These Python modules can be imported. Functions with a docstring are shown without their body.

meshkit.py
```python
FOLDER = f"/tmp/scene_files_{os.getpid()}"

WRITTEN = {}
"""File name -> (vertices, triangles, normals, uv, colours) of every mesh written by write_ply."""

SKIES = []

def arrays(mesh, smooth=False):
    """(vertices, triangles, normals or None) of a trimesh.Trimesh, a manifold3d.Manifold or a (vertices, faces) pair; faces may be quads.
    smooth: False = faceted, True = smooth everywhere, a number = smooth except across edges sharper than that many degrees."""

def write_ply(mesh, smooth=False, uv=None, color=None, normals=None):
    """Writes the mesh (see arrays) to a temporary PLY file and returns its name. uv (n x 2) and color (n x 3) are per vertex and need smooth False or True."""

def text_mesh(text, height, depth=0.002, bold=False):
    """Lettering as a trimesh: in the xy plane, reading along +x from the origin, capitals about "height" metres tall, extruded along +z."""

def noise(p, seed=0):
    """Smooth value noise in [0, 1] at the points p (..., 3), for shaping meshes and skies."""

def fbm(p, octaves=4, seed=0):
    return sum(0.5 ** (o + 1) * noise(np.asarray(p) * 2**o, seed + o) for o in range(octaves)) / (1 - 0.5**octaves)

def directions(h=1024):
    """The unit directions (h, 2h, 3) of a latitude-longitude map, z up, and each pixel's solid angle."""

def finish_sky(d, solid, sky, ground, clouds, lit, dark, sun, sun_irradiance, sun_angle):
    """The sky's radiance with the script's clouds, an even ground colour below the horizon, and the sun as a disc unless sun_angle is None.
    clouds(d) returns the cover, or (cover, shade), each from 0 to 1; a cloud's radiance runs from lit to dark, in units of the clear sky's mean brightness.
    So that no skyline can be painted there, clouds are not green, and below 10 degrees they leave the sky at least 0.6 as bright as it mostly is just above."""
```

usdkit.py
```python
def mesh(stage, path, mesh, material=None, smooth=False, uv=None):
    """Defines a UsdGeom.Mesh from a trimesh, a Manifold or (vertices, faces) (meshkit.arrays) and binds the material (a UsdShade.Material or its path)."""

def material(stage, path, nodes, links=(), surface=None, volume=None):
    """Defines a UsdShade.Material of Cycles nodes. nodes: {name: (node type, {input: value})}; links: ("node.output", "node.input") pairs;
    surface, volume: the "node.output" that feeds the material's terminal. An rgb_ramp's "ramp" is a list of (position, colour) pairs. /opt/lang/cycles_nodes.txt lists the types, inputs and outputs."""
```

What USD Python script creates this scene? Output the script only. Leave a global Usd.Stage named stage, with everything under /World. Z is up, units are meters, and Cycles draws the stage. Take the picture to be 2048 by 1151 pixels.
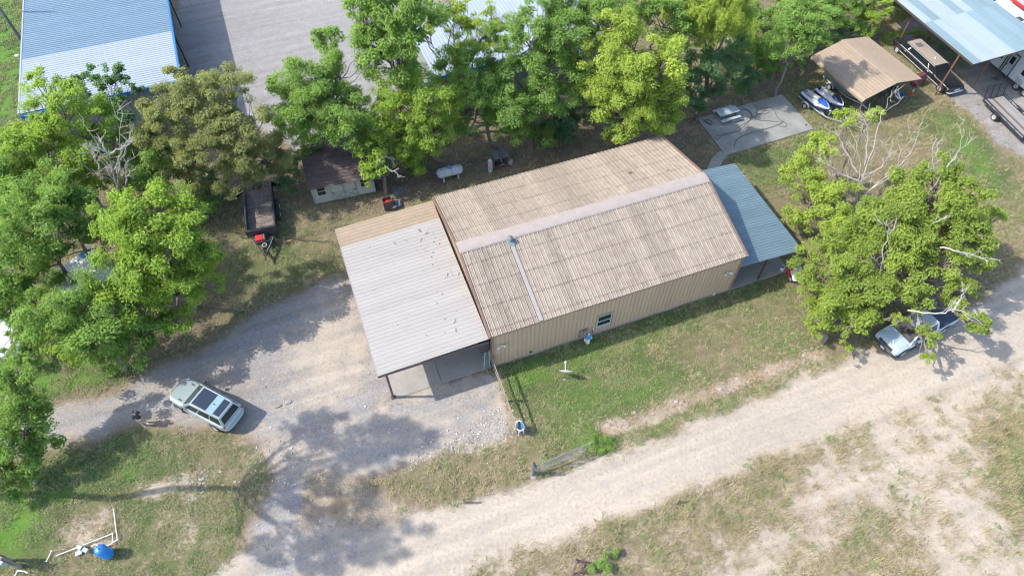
import math, numpy as np, trimesh, manifold3d, usdkit, meshkit
from scipy.ndimage import gaussian_filter
from pxr import Usd, UsdGeom, UsdLux, UsdShade, Gf, Sdf, Vt

stage = Usd.Stage.CreateInMemory()
UsdGeom.SetStageUpAxis(stage, 'Z')
UsdGeom.SetStageMetersPerUnit(stage, 1.0)
UsdGeom.Xform.Define(stage, '/World')
UsdGeom.Scope.Define(stage, '/World/Looks')
rad = math.radians

# ---------------------------------------------------------------- camera
PITCH, CAMH, FPX = 0.9577, 40.826, 1365.0
cam = UsdGeom.Camera.Define(stage, '/World/camera')
cam.CreateHorizontalApertureAttr(36.0)
cam.CreateVerticalApertureAttr(36.0 * 575 / 1024)
cam.CreateFocalLengthAttr(36.0 * FPX / 2048)
cam.CreateClippingRangeAttr(Gf.Vec2f(0.5, 3000))
cp_, sp_ = math.cos(PITCH), math.sin(PITCH)
cam.AddTransformOp().Set(Gf.Matrix4d(1, 0, 0, 0, 0, sp_, cp_, 0, 0, -cp_, sp_, 0, 0, 0, CAMH, 1))
cam.CreateExposureAttr(1.76)

# ---------------------------------------------------------------- sky and sun
SUN_EL, SUN_AZ = rad(46), rad(1.5)               # the light travels towards +x, 1.5 degrees north of it
to_sun = np.array([-math.cos(SUN_EL) * math.cos(SUN_AZ), -math.cos(SUN_EL) * math.sin(SUN_AZ), math.sin(SUN_EL)])
sky_m = usdkit.material(stage, '/World/Looks/sky', {
    'sky': ('sky_texture', {'sky_type': 'single_scattering', 'sun_disc': False, 'sun_elevation': SUN_EL,
                            'sun_rotation': math.atan2(to_sun[0], to_sun[1]), 'aerosol_density': 1.6}),
    'bg': ('background_shader', {'strength': 0.15})}, [('sky.color', 'bg.color')], surface='bg.background')
dome = UsdLux.DomeLight.Define(stage, '/World/sky')
dome.GetPrim().SetCustomDataByKey('kind', 'structure')
UsdShade.MaterialBindingAPI.Apply(dome.GetPrim()).Bind(sky_m)
sun = UsdLux.DistantLight.Define(stage, '/World/sun')
sun.CreateIntensityAttr(0.66)
sun.CreateNormalizeAttr(True)
sun.CreateAngleAttr(0.53)
sun.CreateColorAttr(Gf.Vec3f(1.0, 0.94, 0.86))
zc = to_sun
xc = np.cross([0, 0, 1.0], zc); xc /= np.linalg.norm(xc)
yc = np.cross(zc, xc)
sun.AddTransformOp().Set(Gf.Matrix4d(*xc, 0, *yc, 0, *zc, 0, 0, 0, 0, 1))

# ---------------------------------------------------------------- survey: a point of the photograph put on the level z
def G(px, py, z=0.0):
    x, y = (px - 1024) / FPX, -(py - 575.5) / FPX
    d = np.array([x, sp_ * y + cp_, cp_ * y - sp_])
    return np.array([0, 0, CAMH]) + d * ((z - CAMH) / d[2])

PSI = 0.3553                                       # the bearing of the long buildings
A0 = np.array([-1.275, 22.2355, 0.0])              # front left corner of the metal building
UU, VV = np.array([math.cos(PSI), math.sin(PSI), 0]), np.array([-math.sin(PSI), math.cos(PSI), 0])
def B(u, v, z=0.0): return A0 + UU * u + VV * v + np.array([0, 0, z])

# ---------------------------------------------------------------- prims
_used = {}
def _numbered(parent, name):
    k = (parent, name); n = _used.get(k, 0); _used[k] = n + 1
    return f'{parent}/{name}' if n == 0 else f'{parent}/{name}_{n:03d}'
def tag(prim, label=None, cat=None, group=None, kind=None):
    for k, v in (('label', label), ('category', cat), ('group', group), ('kind', kind)):
        if v: prim.SetCustomDataByKey(k, v)
    return prim
def thing(name, label, cat, loc=(0, 0, 0), rz=0.0, group=None):
    x = UsdGeom.Xform.Define(stage, _numbered('/World', name))
    x.AddTranslateOp().Set(Gf.Vec3d(*map(float, loc)))
    if rz: x.AddRotateZOp().Set(math.degrees(rz))
    tag(x.GetPrim(), label, cat, group)
    return str(x.GetPath())
def part(parent, name, mesh, m, smooth=False, label=None):
    p = usdkit.mesh(stage, _numbered(parent, name), mesh, m, smooth=smooth)
    if label: p.GetPrim().SetCustomDataByKey('label', label)
    return str(p.GetPath())
def single(name, label, cat, mesh, m, smooth=False, group=None, kind=None):
    p = usdkit.mesh(stage, _numbered('/World', name), mesh, m, smooth=smooth)
    tag(p.GetPrim(), label, cat, group, kind)
    return p
def copy_of(path, label, loc, rz=0.0, group=None):
    src = stage.GetPrimAtPath(path)
    base = path.rsplit('/', 1)[1]
    if base[-4:-3] == '_' and base[-3:].isdigit(): base = base[:-4]
    x = UsdGeom.Xform.Define(stage, _numbered('/World', base))
    x.GetPrim().GetReferences().AddInternalReference(path)
    x.ClearXformOpOrder()
    for op in ('xformOp:translate', 'xformOp:rotateZ'):
        pass
    t = x.GetPrim().GetAttribute('xformOp:translate')
    t.Set(Gf.Vec3d(*map(float, loc))) if t else None
    ops = [UsdGeom.XformOp(t)]
    r = x.GetPrim().GetAttribute('xformOp:rotateZ')
    if not r: r = UsdGeom.Xformable(x).AddRotateZOp().GetAttr()
    r.Set(math.degrees(rz)); ops.append(UsdGeom.XformOp(r))
    x.SetXformOpOrder(ops)
    x.GetPrim().SetInstanceable(True)
    tag(x.GetPrim(), label, src.GetCustomDataByKey('category'), group or src.GetCustomDataByKey('group'))
    return str(x.GetPath())

# ---------------------------------------------------------------- shapes: (vertices, triangles)
def cat(*ms):
    ms = [m for m in ms if m is not None and len(m[1])]
    o = np.cumsum([0] + [len(m[0]) for m in ms])
    return np.vstack([m[0] for m in ms]), np.vstack([np.asarray(m[1]) + k for m, k in zip(ms, o)])
def tm(m): return np.array(m.vertices), np.array(m.faces)
def mv(m, t=(0, 0, 0), rz=0, ry=0, rx=0):
    v = np.asarray(m[0], float)
    for a, (i, j) in ((rx, (1, 2)), (ry, (2, 0)), (rz, (0, 1))):
        if a:
            c, s = math.cos(a), math.sin(a); w = v.copy()
            w[:, i], w[:, j] = c * v[:, i] - s * v[:, j], s * v[:, i] + c * v[:, j]; v = w
    return v + np.asarray(t, float), m[1]
_BF = np.array([[0, 2, 1], [0, 3, 2], [4, 5, 6], [4, 6, 7], [0, 1, 5], [0, 5, 4], [1, 2, 6], [1, 6, 5], [2, 3, 7], [2, 7, 6], [3, 0, 4], [3, 4, 7]])
def hex8(b, t): return np.array(list(b) + list(t), float), _BF
def box(x0, x1, y0, y1, z0, z1, ch=0.0):
    if ch:
        pts = []
        for x, sx in ((x0, 1), (x1, -1)):
            for y, sy in ((y0, 1), (y1, -1)):
                for z, sz in ((z0, 1), (z1, -1)):
                    pts += [(x, y + sy * ch, z + sz * ch), (x + sx * ch, y, z + sz * ch), (x + sx * ch, y + sy * ch, z)]
        return hull(pts)
    return hex8([(x0, y0, z0), (x1, y0, z0), (x1, y1, z0), (x0, y1, z0)], [(x0, y0, z1), (x1, y0, z1), (x1, y1, z1), (x0, y1, z1)])
def cb(c, s, ch=0.0): return box(c[0] - s[0] / 2, c[0] + s[0] / 2, c[1] - s[1] / 2, c[1] + s[1] / 2, c[2] - s[2] / 2, c[2] + s[2] / 2, ch)
def hull(pts): return tm(trimesh.convex.convex_hull(np.asarray(pts, float)))
def tube(pts, r, n=6):
    p = np.asarray(pts, float); r = np.broadcast_to(r, (len(p),))
    t = np.gradient(p, axis=0); t /= np.linalg.norm(t, axis=1, keepdims=True) + 1e-9
    ref = np.array([0, 0, 1.0]) if abs(t[:, 2]).mean() < 0.8 else np.array([1.0, 0.2, 0])
    a = np.cross(t, ref); a /= np.linalg.norm(a, axis=1, keepdims=True) + 1e-9
    b = np.cross(t, a); g = np.arange(n) * 2 * np.pi / n
    v = (p[:, None] + r[:, None, None] * (np.cos(g)[None, :, None] * a[:, None] + np.sin(g)[None, :, None] * b[:, None])).reshape(-1, 3)
    i, j = np.meshgrid(np.arange(len(p) - 1), np.arange(n), indexing='ij'); k = (j + 1) % n
    q = np.stack([i * n + j, i * n + k, (i + 1) * n + k, (i + 1) * n + j], -1).reshape(-1, 4)
    f = np.vstack([q[:, [0, 2, 1]], q[:, [0, 3, 2]]])
    m = len(v); e = (len(p) - 1) * n; jj = np.arange(n); kk = (jj + 1) % n
    f = np.vstack([f, np.stack([np.full(n, m), jj, kk], 1), np.stack([np.full(n, m + 1), e + kk, e + jj], 1)])
    return np.vstack([v, p[:1], p[-1:]]), f
def bar(p0, p1, w, h=None):                        # a square bar from point to point
    p0, p1 = np.asarray(p0, float), np.asarray(p1, float); h = h or w
    t = p1 - p0; t /= np.linalg.norm(t)
    ref = np.array([0, 0, 1.0]) if abs(t[2]) < 0.9 else np.array([0, 1.0, 0])
    a = np.cross(t, ref); a /= np.linalg.norm(a); b = np.cross(a, t)
    c = [(-1, -1), (1, -1), (1, 1), (-1, 1)]
    return hex8([p0 + a * x * w / 2 + b * y * h / 2 for x, y in c], [p1 + a * x * w / 2 + b * y * h / 2 for x, y in c])
def cyl(p0, p1, r0, r1=None, n=12): return tube([p0, p1], [r0, r0 if r1 is None else r1], n)
def lathe(prof, n=20):                             # (radius, height) pairs round z
    pr = np.array(prof, float); g = np.arange(n) * 2 * np.pi / n
    v = np.stack([pr[:, None, 0] * np.cos(g), pr[:, None, 0] * np.sin(g), np.broadcast_to(pr[:, 1:2], (len(pr), n))], -1).reshape(-1, 3)
    i, j = np.meshgrid(np.arange(len(pr) - 1), np.arange(n), indexing='ij'); k = (j + 1) % n
    q = np.stack([i * n + j, i * n + k, (i + 1) * n + k, (i + 1) * n + j], -1).reshape(-1, 4)
    return v, np.vstack([q[:, [0, 1, 2]], q[:, [0, 2, 3]]])
def loft(secs):                                    # closed rings with equal counts, ends capped
    S = np.array(secs, float); k, n = S.shape[:2]
    v = S.reshape(-1, 3); i, j = np.meshgrid(np.arange(k - 1), np.arange(n), indexing='ij'); l = (j + 1) % n
    q = np.stack([i * n + j, i * n + l, (i + 1) * n + l, (i + 1) * n + j], -1).reshape(-1, 4)
    f = np.vstack([q[:, [0, 1, 2]], q[:, [0, 2, 3]]])
    m = len(v); e = (k - 1) * n; jj = np.arange(n); ll = (jj + 1) % n
    f = np.vstack([f, np.stack([np.full(n, m), ll, jj], 1), np.stack([np.full(n, m + 1), e + jj, e + ll], 1)])
    return np.vstack([v, S[0].mean(0)[None], S[-1].mean(0)[None]]), f
def sell(hw, hh, n=24, e=4.0):                     # superellipse ring
    t = np.arange(n) * 2 * np.pi / n
    c, s = np.cos(t), np.sin(t)
    return np.stack([hw * np.sign(c) * abs(c) ** (2 / e), hh * np.sign(s) * abs(s) ** (2 / e)], 1)
def slab(poly, z0, z1):                            # a prism over a polygon in plan
    from shapely.geometry import Polygon
    m = trimesh.creation.extrude_polygon(Polygon(poly), z1 - z0); m.apply_translation([0, 0, z0]); return tm(m)
def sheet(prof, y0, y1, t=0.004):                  # a folded metal sheet: profile (x, z) drawn along y
    P = np.array(prof, float); n = len(P)
    ring = np.vstack([P, P[::-1] - [0, t]])
    v = np.vstack([np.column_stack([ring[:, 0], np.full(2 * n, y), ring[:, 1]]) for y in (y0, y1)])
    m = 2 * n; f = []
    for i in range(m):
        j = (i + 1) % m; f += [(i, m + i, m + j), (i, m + j, j)]
    for i in range(n - 1):
        a, b, c, d = i, i + 1, m - 2 - i, m - 1 - i
        f += [(a, b, c), (a, c, d), (m + a, m + c, m + b), (m + a, m + d, m + c)]
    return v, np.array(f)
def ribs(x0, w, n=3, rh=0.032, rb=0.075, rt=0.03):
    pr = [(x0, 0)]
    for i in range(n):
        c = x0 + w * (i + 0.5) / n
        pr += [(c - rb / 2, 0), (c - rt / 2, rh), (c + rt / 2, rh), (c + rb / 2, 0)]
    return pr + [(x0 + w, 0)]

# ---------------------------------------------------------------- materials
def S(r, g, b, k=1.0):
    c = np.array([r, g, b]) / 255.0
    return tuple(np.where(c <= 0.04045, c / 12.92, ((c + 0.055) / 1.055) ** 2.4) * k)
LK = '/World/Looks/'
ALB = 0.74                                         # scales all paints and soils down evenly, set against the exposure
def M(name, rgb, rough=0.6, metal=0.0, var=0.18, scale=4.0, bump=0.0, coat=0.0, dirt=None, stretch=(1, 1, 1), spec=0.5, vary=0.0):
    """A weathered surface: noise at two sizes over the colour, patches of dirt, a little relief, and a tone of its own for each piece (vary)."""
    c = np.array(rgb) * ALB
    d = np.array(dirt) * ALB if dirt is not None else c * 0.6
    nodes = {'tc': ('texture_coordinate', {}), 'mp': ('mapping', {'scale': stretch}),
             'n1': ('noise_texture', {'scale': scale, 'detail': 5.0, 'roughness': 0.65}),
             'n2': ('noise_texture', {'scale': scale * 7, 'detail': 3.0, 'roughness': 0.6}),
             'r1': ('rgb_ramp', {'ramp': [(0.3, tuple(c * (1 - var))), (0.7, tuple(c * (1 + var)))]}),
             'f2': ('map_range', {'from_min': 0.52, 'from_max': 0.78, 'to_min': 0.0, 'to_max': min(1.0, var * 2.2), 'clamp': True}),
             'mx': ('mix_color', {'blend_type': 'mix', 'b': tuple(d)}),
             'oi': ('object_info', {}), 'vr': ('map_range', {'to_min': 1 - vary, 'to_max': 1 + vary * 0.6}),
             'ml': ('mix_color', {'blend_type': 'multiply', 'fac': 1.0, 'use_clamp': False}),
             'bp': ('bump', {'strength': bump, 'distance': 0.02}),
             'p': ('principled_bsdf', {'roughness': rough, 'metallic': metal, 'coat_weight': coat, 'specular_ior_level': spec})}
    links = [('tc.object', 'mp.vector'), ('mp.vector', 'n1.vector'), ('mp.vector', 'n2.vector'), ('n1.fac', 'r1.fac'), ('n2.fac', 'f2.value'),
             ('f2.result', 'mx.fac'), ('r1.color', 'mx.a'), ('oi.random', 'vr.value'), ('mx.result', 'ml.a'), ('vr.result', 'ml.b'), ('ml.result', 'p.base_color')]
    if bump: links += [('n2.fac', 'bp.height'), ('bp.normal', 'p.normal')]
    return usdkit.material(stage, LK + name, nodes, links, surface='p.BSDF')
def leafmat(name, dark, light, yellow, ymin=0.72):
    nodes = {'g': ('geometry', {}), 'tc': ('texture_coordinate', {}),
             'n': ('noise_texture', {'scale': 0.55, 'detail': 3.0}),
             'r': ('rgb_ramp', {'ramp': [(0.0, dark), (0.55, light), (ymin + 0.12, yellow), (1.0, yellow)]}),
             'a': ('math', {'math_type': 'multiply_add', 'value2': 0.55, 'value3': 0.0}),
             'b': ('math', {'math_type': 'multiply_add', 'value2': 0.75}),
             'p': ('principled_bsdf', {'roughness': 0.5, 'specular_ior_level': 0.35}),
             't': ('translucent_bsdf', {}), 'm': ('mix_closure', {'fac': 0.48}),
             'hs': ('mix_color', {'blend_type': 'multiply', 'fac': 1.0, 'b': (1.3, 1.25, 0.7), 'use_clamp': False})}
    links = [('tc.object', 'n.vector'), ('g.random_per_island', 'a.value1'), ('n.fac', 'b.value1'), ('a.value', 'b.value3'),
             ('b.value', 'sub.value1'), ('sub.value', 'r.fac'), ('r.color', 'p.base_color'), ('r.color', 'hs.a'), ('hs.result', 't.color'),
             ('p.BSDF', 'm.closure1'), ('t.BSDF', 'm.closure2')]
    nodes['sub'] = ('math', {'math_type': 'subtract', 'value2': 0.15})
    return usdkit.material(stage, LK + name, nodes, links, surface='m.closure')

MT = dict(
    tan_wall=M('tan_wall', (0.345, 0.245, 0.150), 0.65, var=0.07, scale=1.2, stretch=(1, 1, 0.25), vary=0.04),
    tan_gable=M('tan_gable', (0.33, 0.245, 0.155), 0.65, var=0.08, scale=1.2, vary=0.04),
    brown_trim=M('brown_trim', (0.17, 0.105, 0.08), 0.55, var=0.2, scale=2, vary=0.05),
    white_roof=M('white_roof', (0.295, 0.275, 0.255), 0.6, var=0.05, scale=1.5, dirt=(0.22, 0.19, 0.175), stretch=(0.3, 1, 1), vary=0.08),
    tan_roof=M('tan_roof', (0.265, 0.200, 0.135), 0.65, var=0.1, scale=2, vary=0.06),
    ridge_cap=M('ridge_cap', (0.295, 0.25, 0.222), 0.7, var=0.1, scale=1.6, dirt=(0.16, 0.13, 0.115)),
    galv_blue=M('galvanised_porch', (0.135, 0.205, 0.235), 0.42, 0.25, var=0.12, scale=1.5, dirt=(0.11, 0.085, 0.075), stretch=(0.35, 1.4, 1), vary=0.09),
    galv=M('galvanised_sheet', (0.175, 0.25, 0.275), 0.4, 0.2, var=0.1, scale=1.0, dirt=(0.2, 0.25, 0.26), stretch=(1.5, 0.2, 1), vary=0.14),
    galv_new=M('galvanised_new', (0.29, 0.345, 0.37), 0.35, 0.2, var=0.06, scale=1.0, stretch=(1.5, 0.2, 1), vary=0.05),
    blue_roof=M('pale_blue_roof', (0.115, 0.185, 0.245), 0.45, var=0.05, scale=1, vary=0.04),
    pale_roof=M('pale_white_roof', (0.27, 0.315, 0.37), 0.45, var=0.05, scale=1, vary=0.04),
    blue_trim=M('blue_trim', (0.012, 0.13, 0.36), 0.4, var=0.08),
    grey_wall=M('grey_green_wall', (0.19, 0.215, 0.20), 0.55, var=0.08, vary=0.04),
    concrete=M('concrete', (0.27, 0.25, 0.225), 0.85, var=0.16, scale=0.7, bump=0.25, dirt=(0.16, 0.14, 0.12)),
    patio=M('patio_concrete', (0.205, 0.208, 0.19), 0.85, var=0.28, scale=0.55, bump=0.25, dirt=(0.16, 0.165, 0.155)),
    black=M('black_steel', (0.018, 0.02, 0.023), 0.5, var=0.4, dirt=(0.06, 0.05, 0.045)),
    dark=M('dark_brown_steel', (0.06, 0.045, 0.04), 0.55, var=0.25),
    rust=M('rusty_pipe', (0.17, 0.07, 0.045), 0.7, var=0.3, scale=6),
    rust_dark=M('rusted_iron', (0.09, 0.05, 0.04), 0.8, var=0.35, scale=6),
    steel=M('bare_steel', (0.42, 0.45, 0.46), 0.38, 0.6, var=0.15, scale=5),
    chrome=M('chrome', (0.50, 0.52, 0.54), 0.25, 0.3, var=0.05),
    white=M('white_paint', (0.55, 0.56, 0.56), 0.4, var=0.05, dirt=(0.55, 0.54, 0.5)),
    dirty_white=M('weathered_white', (0.33, 0.37, 0.385), 0.5, var=0.12, dirt=(0.35, 0.34, 0.3)),
    tank_white=M('tank_white', (0.36, 0.405, 0.42), 0.4, var=0.08, scale=2, dirt=(0.42, 0.42, 0.38)),
    tank_blue=M('tank_blue', (0.012, 0.15, 0.42), 0.38, var=0.1, dirt=(0.03, 0.16, 0.4)),
    pvc=M('white_pipe', (0.60, 0.62, 0.64), 0.35, var=0.06),
    grey_box=M('grey_green_box', (0.24, 0.30, 0.29), 0.45, var=0.1),
    glass=M('dark_glass', (0.012, 0.016, 0.018), 0.12, var=0.1, spec=0.3),
    glass_blue=M('tinted_glass', (0.010, 0.018, 0.034), 0.10, var=0.1, spec=0.45),
    shade_blue=M('roof_blind', (0.17, 0.28, 0.34), 0.3, var=0.06, coat=0.5),
    suv=M('pale_green_grey_paint', (0.265, 0.325, 0.325), 0.3, 0.3, var=0.04, coat=0.7),
    truck=M('pickup_white_paint', (0.34, 0.42, 0.47), 0.28, var=0.03, coat=0.7),
    tonneau=M('bed_cover', (0.018, 0.028, 0.06), 0.55, var=0.2),
    limo=M('limousine_black_paint', (0.010, 0.011, 0.012), 0.3, var=0.2, coat=0.15),
    vinyl=M('tan_vinyl', (0.28, 0.24, 0.20), 0.7, var=0.12),
    rubber=M('rubber', (0.022, 0.021, 0.02), 0.8, var=0.3),
    rim=M('wheel_rim', (0.5, 0.51, 0.52), 0.35, 0.5, var=0.08),
    red=M('red_paint', (0.62, 0.03, 0.03), 0.4, var=0.15),
    red_light=M('red_lens', (0.5, 0.02, 0.02), 0.2, var=0.05),
    lens=M('clear_lens', (0.6, 0.62, 0.62), 0.12, var=0.05, coat=0.6),
    orange=M('orange_plastic', (0.75, 0.09, 0.02), 0.45, var=0.06),
    ski_blue=M('jet_ski_blue', (0.01, 0.10, 0.55), 0.2, var=0.08, coat=0.8),
    ski_dark=M('jet_ski_navy', (0.012, 0.02, 0.055), 0.2, var=0.1, coat=0.8),
    ski_white=M('jet_ski_white', (0.45, 0.48, 0.52), 0.3, var=0.05),
    seat_grey=M('seat_grey', (0.34, 0.33, 0.29), 0.7, var=0.1),
    boat_grey=M('boat_grey', (0.30, 0.34, 0.35), 0.4, 0.2, var=0.15),
    boat_dark=M('boat_dark', (0.03, 0.05, 0.06), 0.6, var=0.2),
    rope=M('dark_rope', (0.085, 0.055, 0.05), 0.85, var=0.3),
    cream=M('shed_cream', (0.30, 0.285, 0.225), 0.65, var=0.1, scale=3, dirt=(0.28, 0.25, 0.18)),
    sage=M('shed_trim', (0.20, 0.235, 0.225), 0.65, var=0.1),
    shingle=M('shed_shingle', (0.075, 0.052, 0.046), 0.85, var=0.3, scale=3, bump=0.3, vary=0.12),
    wood=M('grey_wood', (0.22, 0.185, 0.15), 0.8, var=0.2, scale=3, stretch=(8, 0.6, 1), vary=0.14),
    deck=M('trailer_deck', (0.17, 0.135, 0.115), 0.85, var=0.35, scale=2, stretch=(0.8, 3, 1), dirt=(0.19, 0.145, 0.115), vary=0.22),
    fence_wood=M('fence_wood', (0.11, 0.085, 0.06), 0.85, var=0.3, scale=4, vary=0.25),
    post_wood=M('post_wood', (0.20, 0.155, 0.12), 0.85, var=0.25, scale=6, stretch=(3, 3, 0.6)),
    bark=M('grey_bark', (0.16, 0.13, 0.105), 0.9, var=0.35, scale=5, bump=0.4, stretch=(2, 2, 0.5)),
    gate_steel=M('dull_galvanised_pipe', (0.20, 0.21, 0.21), 0.5, 0.2, var=0.12),
    deadwood=M('bleached_wood', (0.36, 0.335, 0.31), 0.85, var=0.18, scale=5),
    skin=M('skin', (0.42, 0.24, 0.17), 0.55, var=0.06),
    hair=M('dark_hair', (0.02, 0.014, 0.011), 0.6, var=0.2),
    shirt=M('dark_shirt', (0.022, 0.02, 0.027), 0.85, var=0.2, scale=12),
    khaki=M('khaki_cloth', (0.26, 0.25, 0.19), 0.85, var=0.15, scale=10),
    stone=M('pale_stone', (0.30, 0.275, 0.245), 0.85, var=0.2, scale=6, vary=0.3),
    tan_stone=M('tan_stone', (0.32, 0.205, 0.12), 0.85, var=0.2, scale=6, vary=0.35),
    tarp=M('black_cover', (0.02, 0.02, 0.022), 0.6, var=0.3),
    green_pipe=M('faded_green', (0.22, 0.36, 0.32), 0.5, var=0.12),
    bin_blue=M('bin_blue', (0.04, 0.19, 0.36), 0.4, var=0.1),
    charcoal=M('cool_grey', (0.10, 0.11, 0.115), 0.6, var=0.2),
    camper=M('camper_white', (0.48, 0.53, 0.55), 0.4, var=0.06),
    camper_blue=M('camper_blue', (0.05, 0.22, 0.42), 0.4, var=0.1),
    red_roof=M('red_white_roof', (0.36,0.32,0.31), 0.5, var=0.1, dirt=(0.4, 0.2, 0.17)),
    maroon=M('maroon_cover', (0.10, 0.025, 0.03), 0.7, var=0.2),
    leaf_a=leafmat('leaf_mid_green', (0.105, 0.185, 0.042), (0.245, 0.39, 0.078), (0.37, 0.46, 0.09)),
    leaf_b=leafmat('leaf_bright_green', (0.145, 0.235, 0.038), (0.33, 0.46, 0.065), (0.52, 0.54, 0.08), 0.64),
    leaf_f=leafmat('leaf_sycamore_green', (0.135, 0.195, 0.036), (0.285, 0.365, 0.060), (0.47, 0.43, 0.085), 0.62),
    leaf_c=leafmat('leaf_olive', (0.155, 0.175, 0.070), (0.295, 0.325, 0.115), (0.44, 0.33, 0.15), 0.60),
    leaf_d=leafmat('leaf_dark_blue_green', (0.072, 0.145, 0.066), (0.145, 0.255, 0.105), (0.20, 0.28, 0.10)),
    leaf_e=leafmat('leaf_yellow_green', (0.18, 0.255, 0.044), (0.38, 0.47, 0.075), (0.58, 0.55, 0.10), 0.58))

# ================================================================ THE GROUND
XS = np.concatenate([-np.geomspace(420, 66, 14)[:-1], np.arange(-64, 64.01, 0.32), np.geomspace(66, 420, 14)[1:]])
YS = np.concatenate([-np.geomspace(200, 3, 8)[:-1], np.arange(-1, 84.01, 0.32), np.geomspace(88, 520, 14)])
GX, GY = np.meshgrid(XS, YS)
NY, NX = GX.shape
_p3 = np.stack([GX, GY, 0 * GX], -1)
WX = GX + (meshkit.fbm(_p3 / 2.6, 4, 3) - 0.5) * 1.5 + (meshkit.fbm(_p3 / 0.7, 2, 5) - 0.5) * 0.5
WY = GY + (meshkit.fbm(_p3 / 2.6, 4, 11) - 0.5) * 1.5 + (meshkit.fbm(_p3 / 0.7, 2, 13) - 0.5) * 0.5
def inside(poly, X, Y):
    P = np.array(poly); r = np.zeros(X.shape, bool); n = len(P)
    for i in range(n):
        (x1, y1), (x2, y2) = P[i], P[(i + 1) % n]
        if y1 == y2: continue
        r ^= ((y1 > Y) != (y2 > Y)) & (X < (x2 - x1) * (Y - y1) / (y2 - y1) + x1)
    return r
def area(pts, soft=0.5, warp=True):
    """An area traced on the ground, its edge broken up and softened over that many metres."""
    poly = [G(*p)[:2] for p in pts]
    m = inside(poly, WX if warp else GX, WY if warp else GY).astype(float)
    return gaussian_filter(m, soft / 0.32) if soft else m
def lay(mask, a, v): return mask * (1 - a) + v * a

road_px = [(-150, 1500), (330, 1230), (455, 1130), (520, 1085), (640, 1062), (760, 1048), (850, 1030), (1000, 985), (1120, 948), (1200, 920), (1330, 862), (1480, 815), (1640, 745), (1790, 690), (1900, 640), (2048, 545), (2300, 380), (2420, 480), (2200, 640), (2048, 722), (1920, 772), (1800, 815), (1700, 855), (1560, 905), (1400, 965), (1200, 1035), (1010, 1115), (930, 1150), (600, 1300), (300, 1600)]
drive_px = [(-60, 880), (58, 828), (210, 785), (330, 735), (470, 655), (560, 597), (640, 560), (700, 545), (735, 620), (775, 760), (800, 800), (740, 835), (660, 880), (640, 930), (620, 985), (610, 1065), (520, 1090), (500, 1060), (540, 990), (560, 930), (510, 880), (420, 858), (300, 848), (190, 872), (70, 900), (-60, 960)]
pad_px = [(640, 930), (660, 880), (720, 840), (790, 805), (870, 775), (985, 742), (1000, 790), (1012, 850), (992, 880), (910, 890), (860, 912), (790, 935), (700, 945)]
apron_px = [(620, 985), (640, 930), (700, 955), (790, 985), (850, 1032), (640, 1064), (600, 1070)]
yard_px = [(355, -250), (360, 160), (420, 240), (520, 260), (590, 300), (640, 300), (720, 280), (760, 240), (860, 200), (900, -50), (960, -250)]
eastgravel_px = [(1890, 180), (1925, 160), (1800, 70), (1790, -60), (2300, -60), (2300, 420), (2100, 330), (2048, 310), (1990, 290), (1955, 240), (1915, 210)]
m_road, m_drive, m_pad, m_apron, m_yard, m_east = (area(p, 0.45) for p in (road_px, drive_px, pad_px, apron_px, yard_px, eastgravel_px))
far = np.ones_like(GX)
green, dry, gravel, litter, sand, clay = 0.45 * far, 0.55 * far, 0 * far, 0 * far, 0 * far, 0 * far
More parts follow.
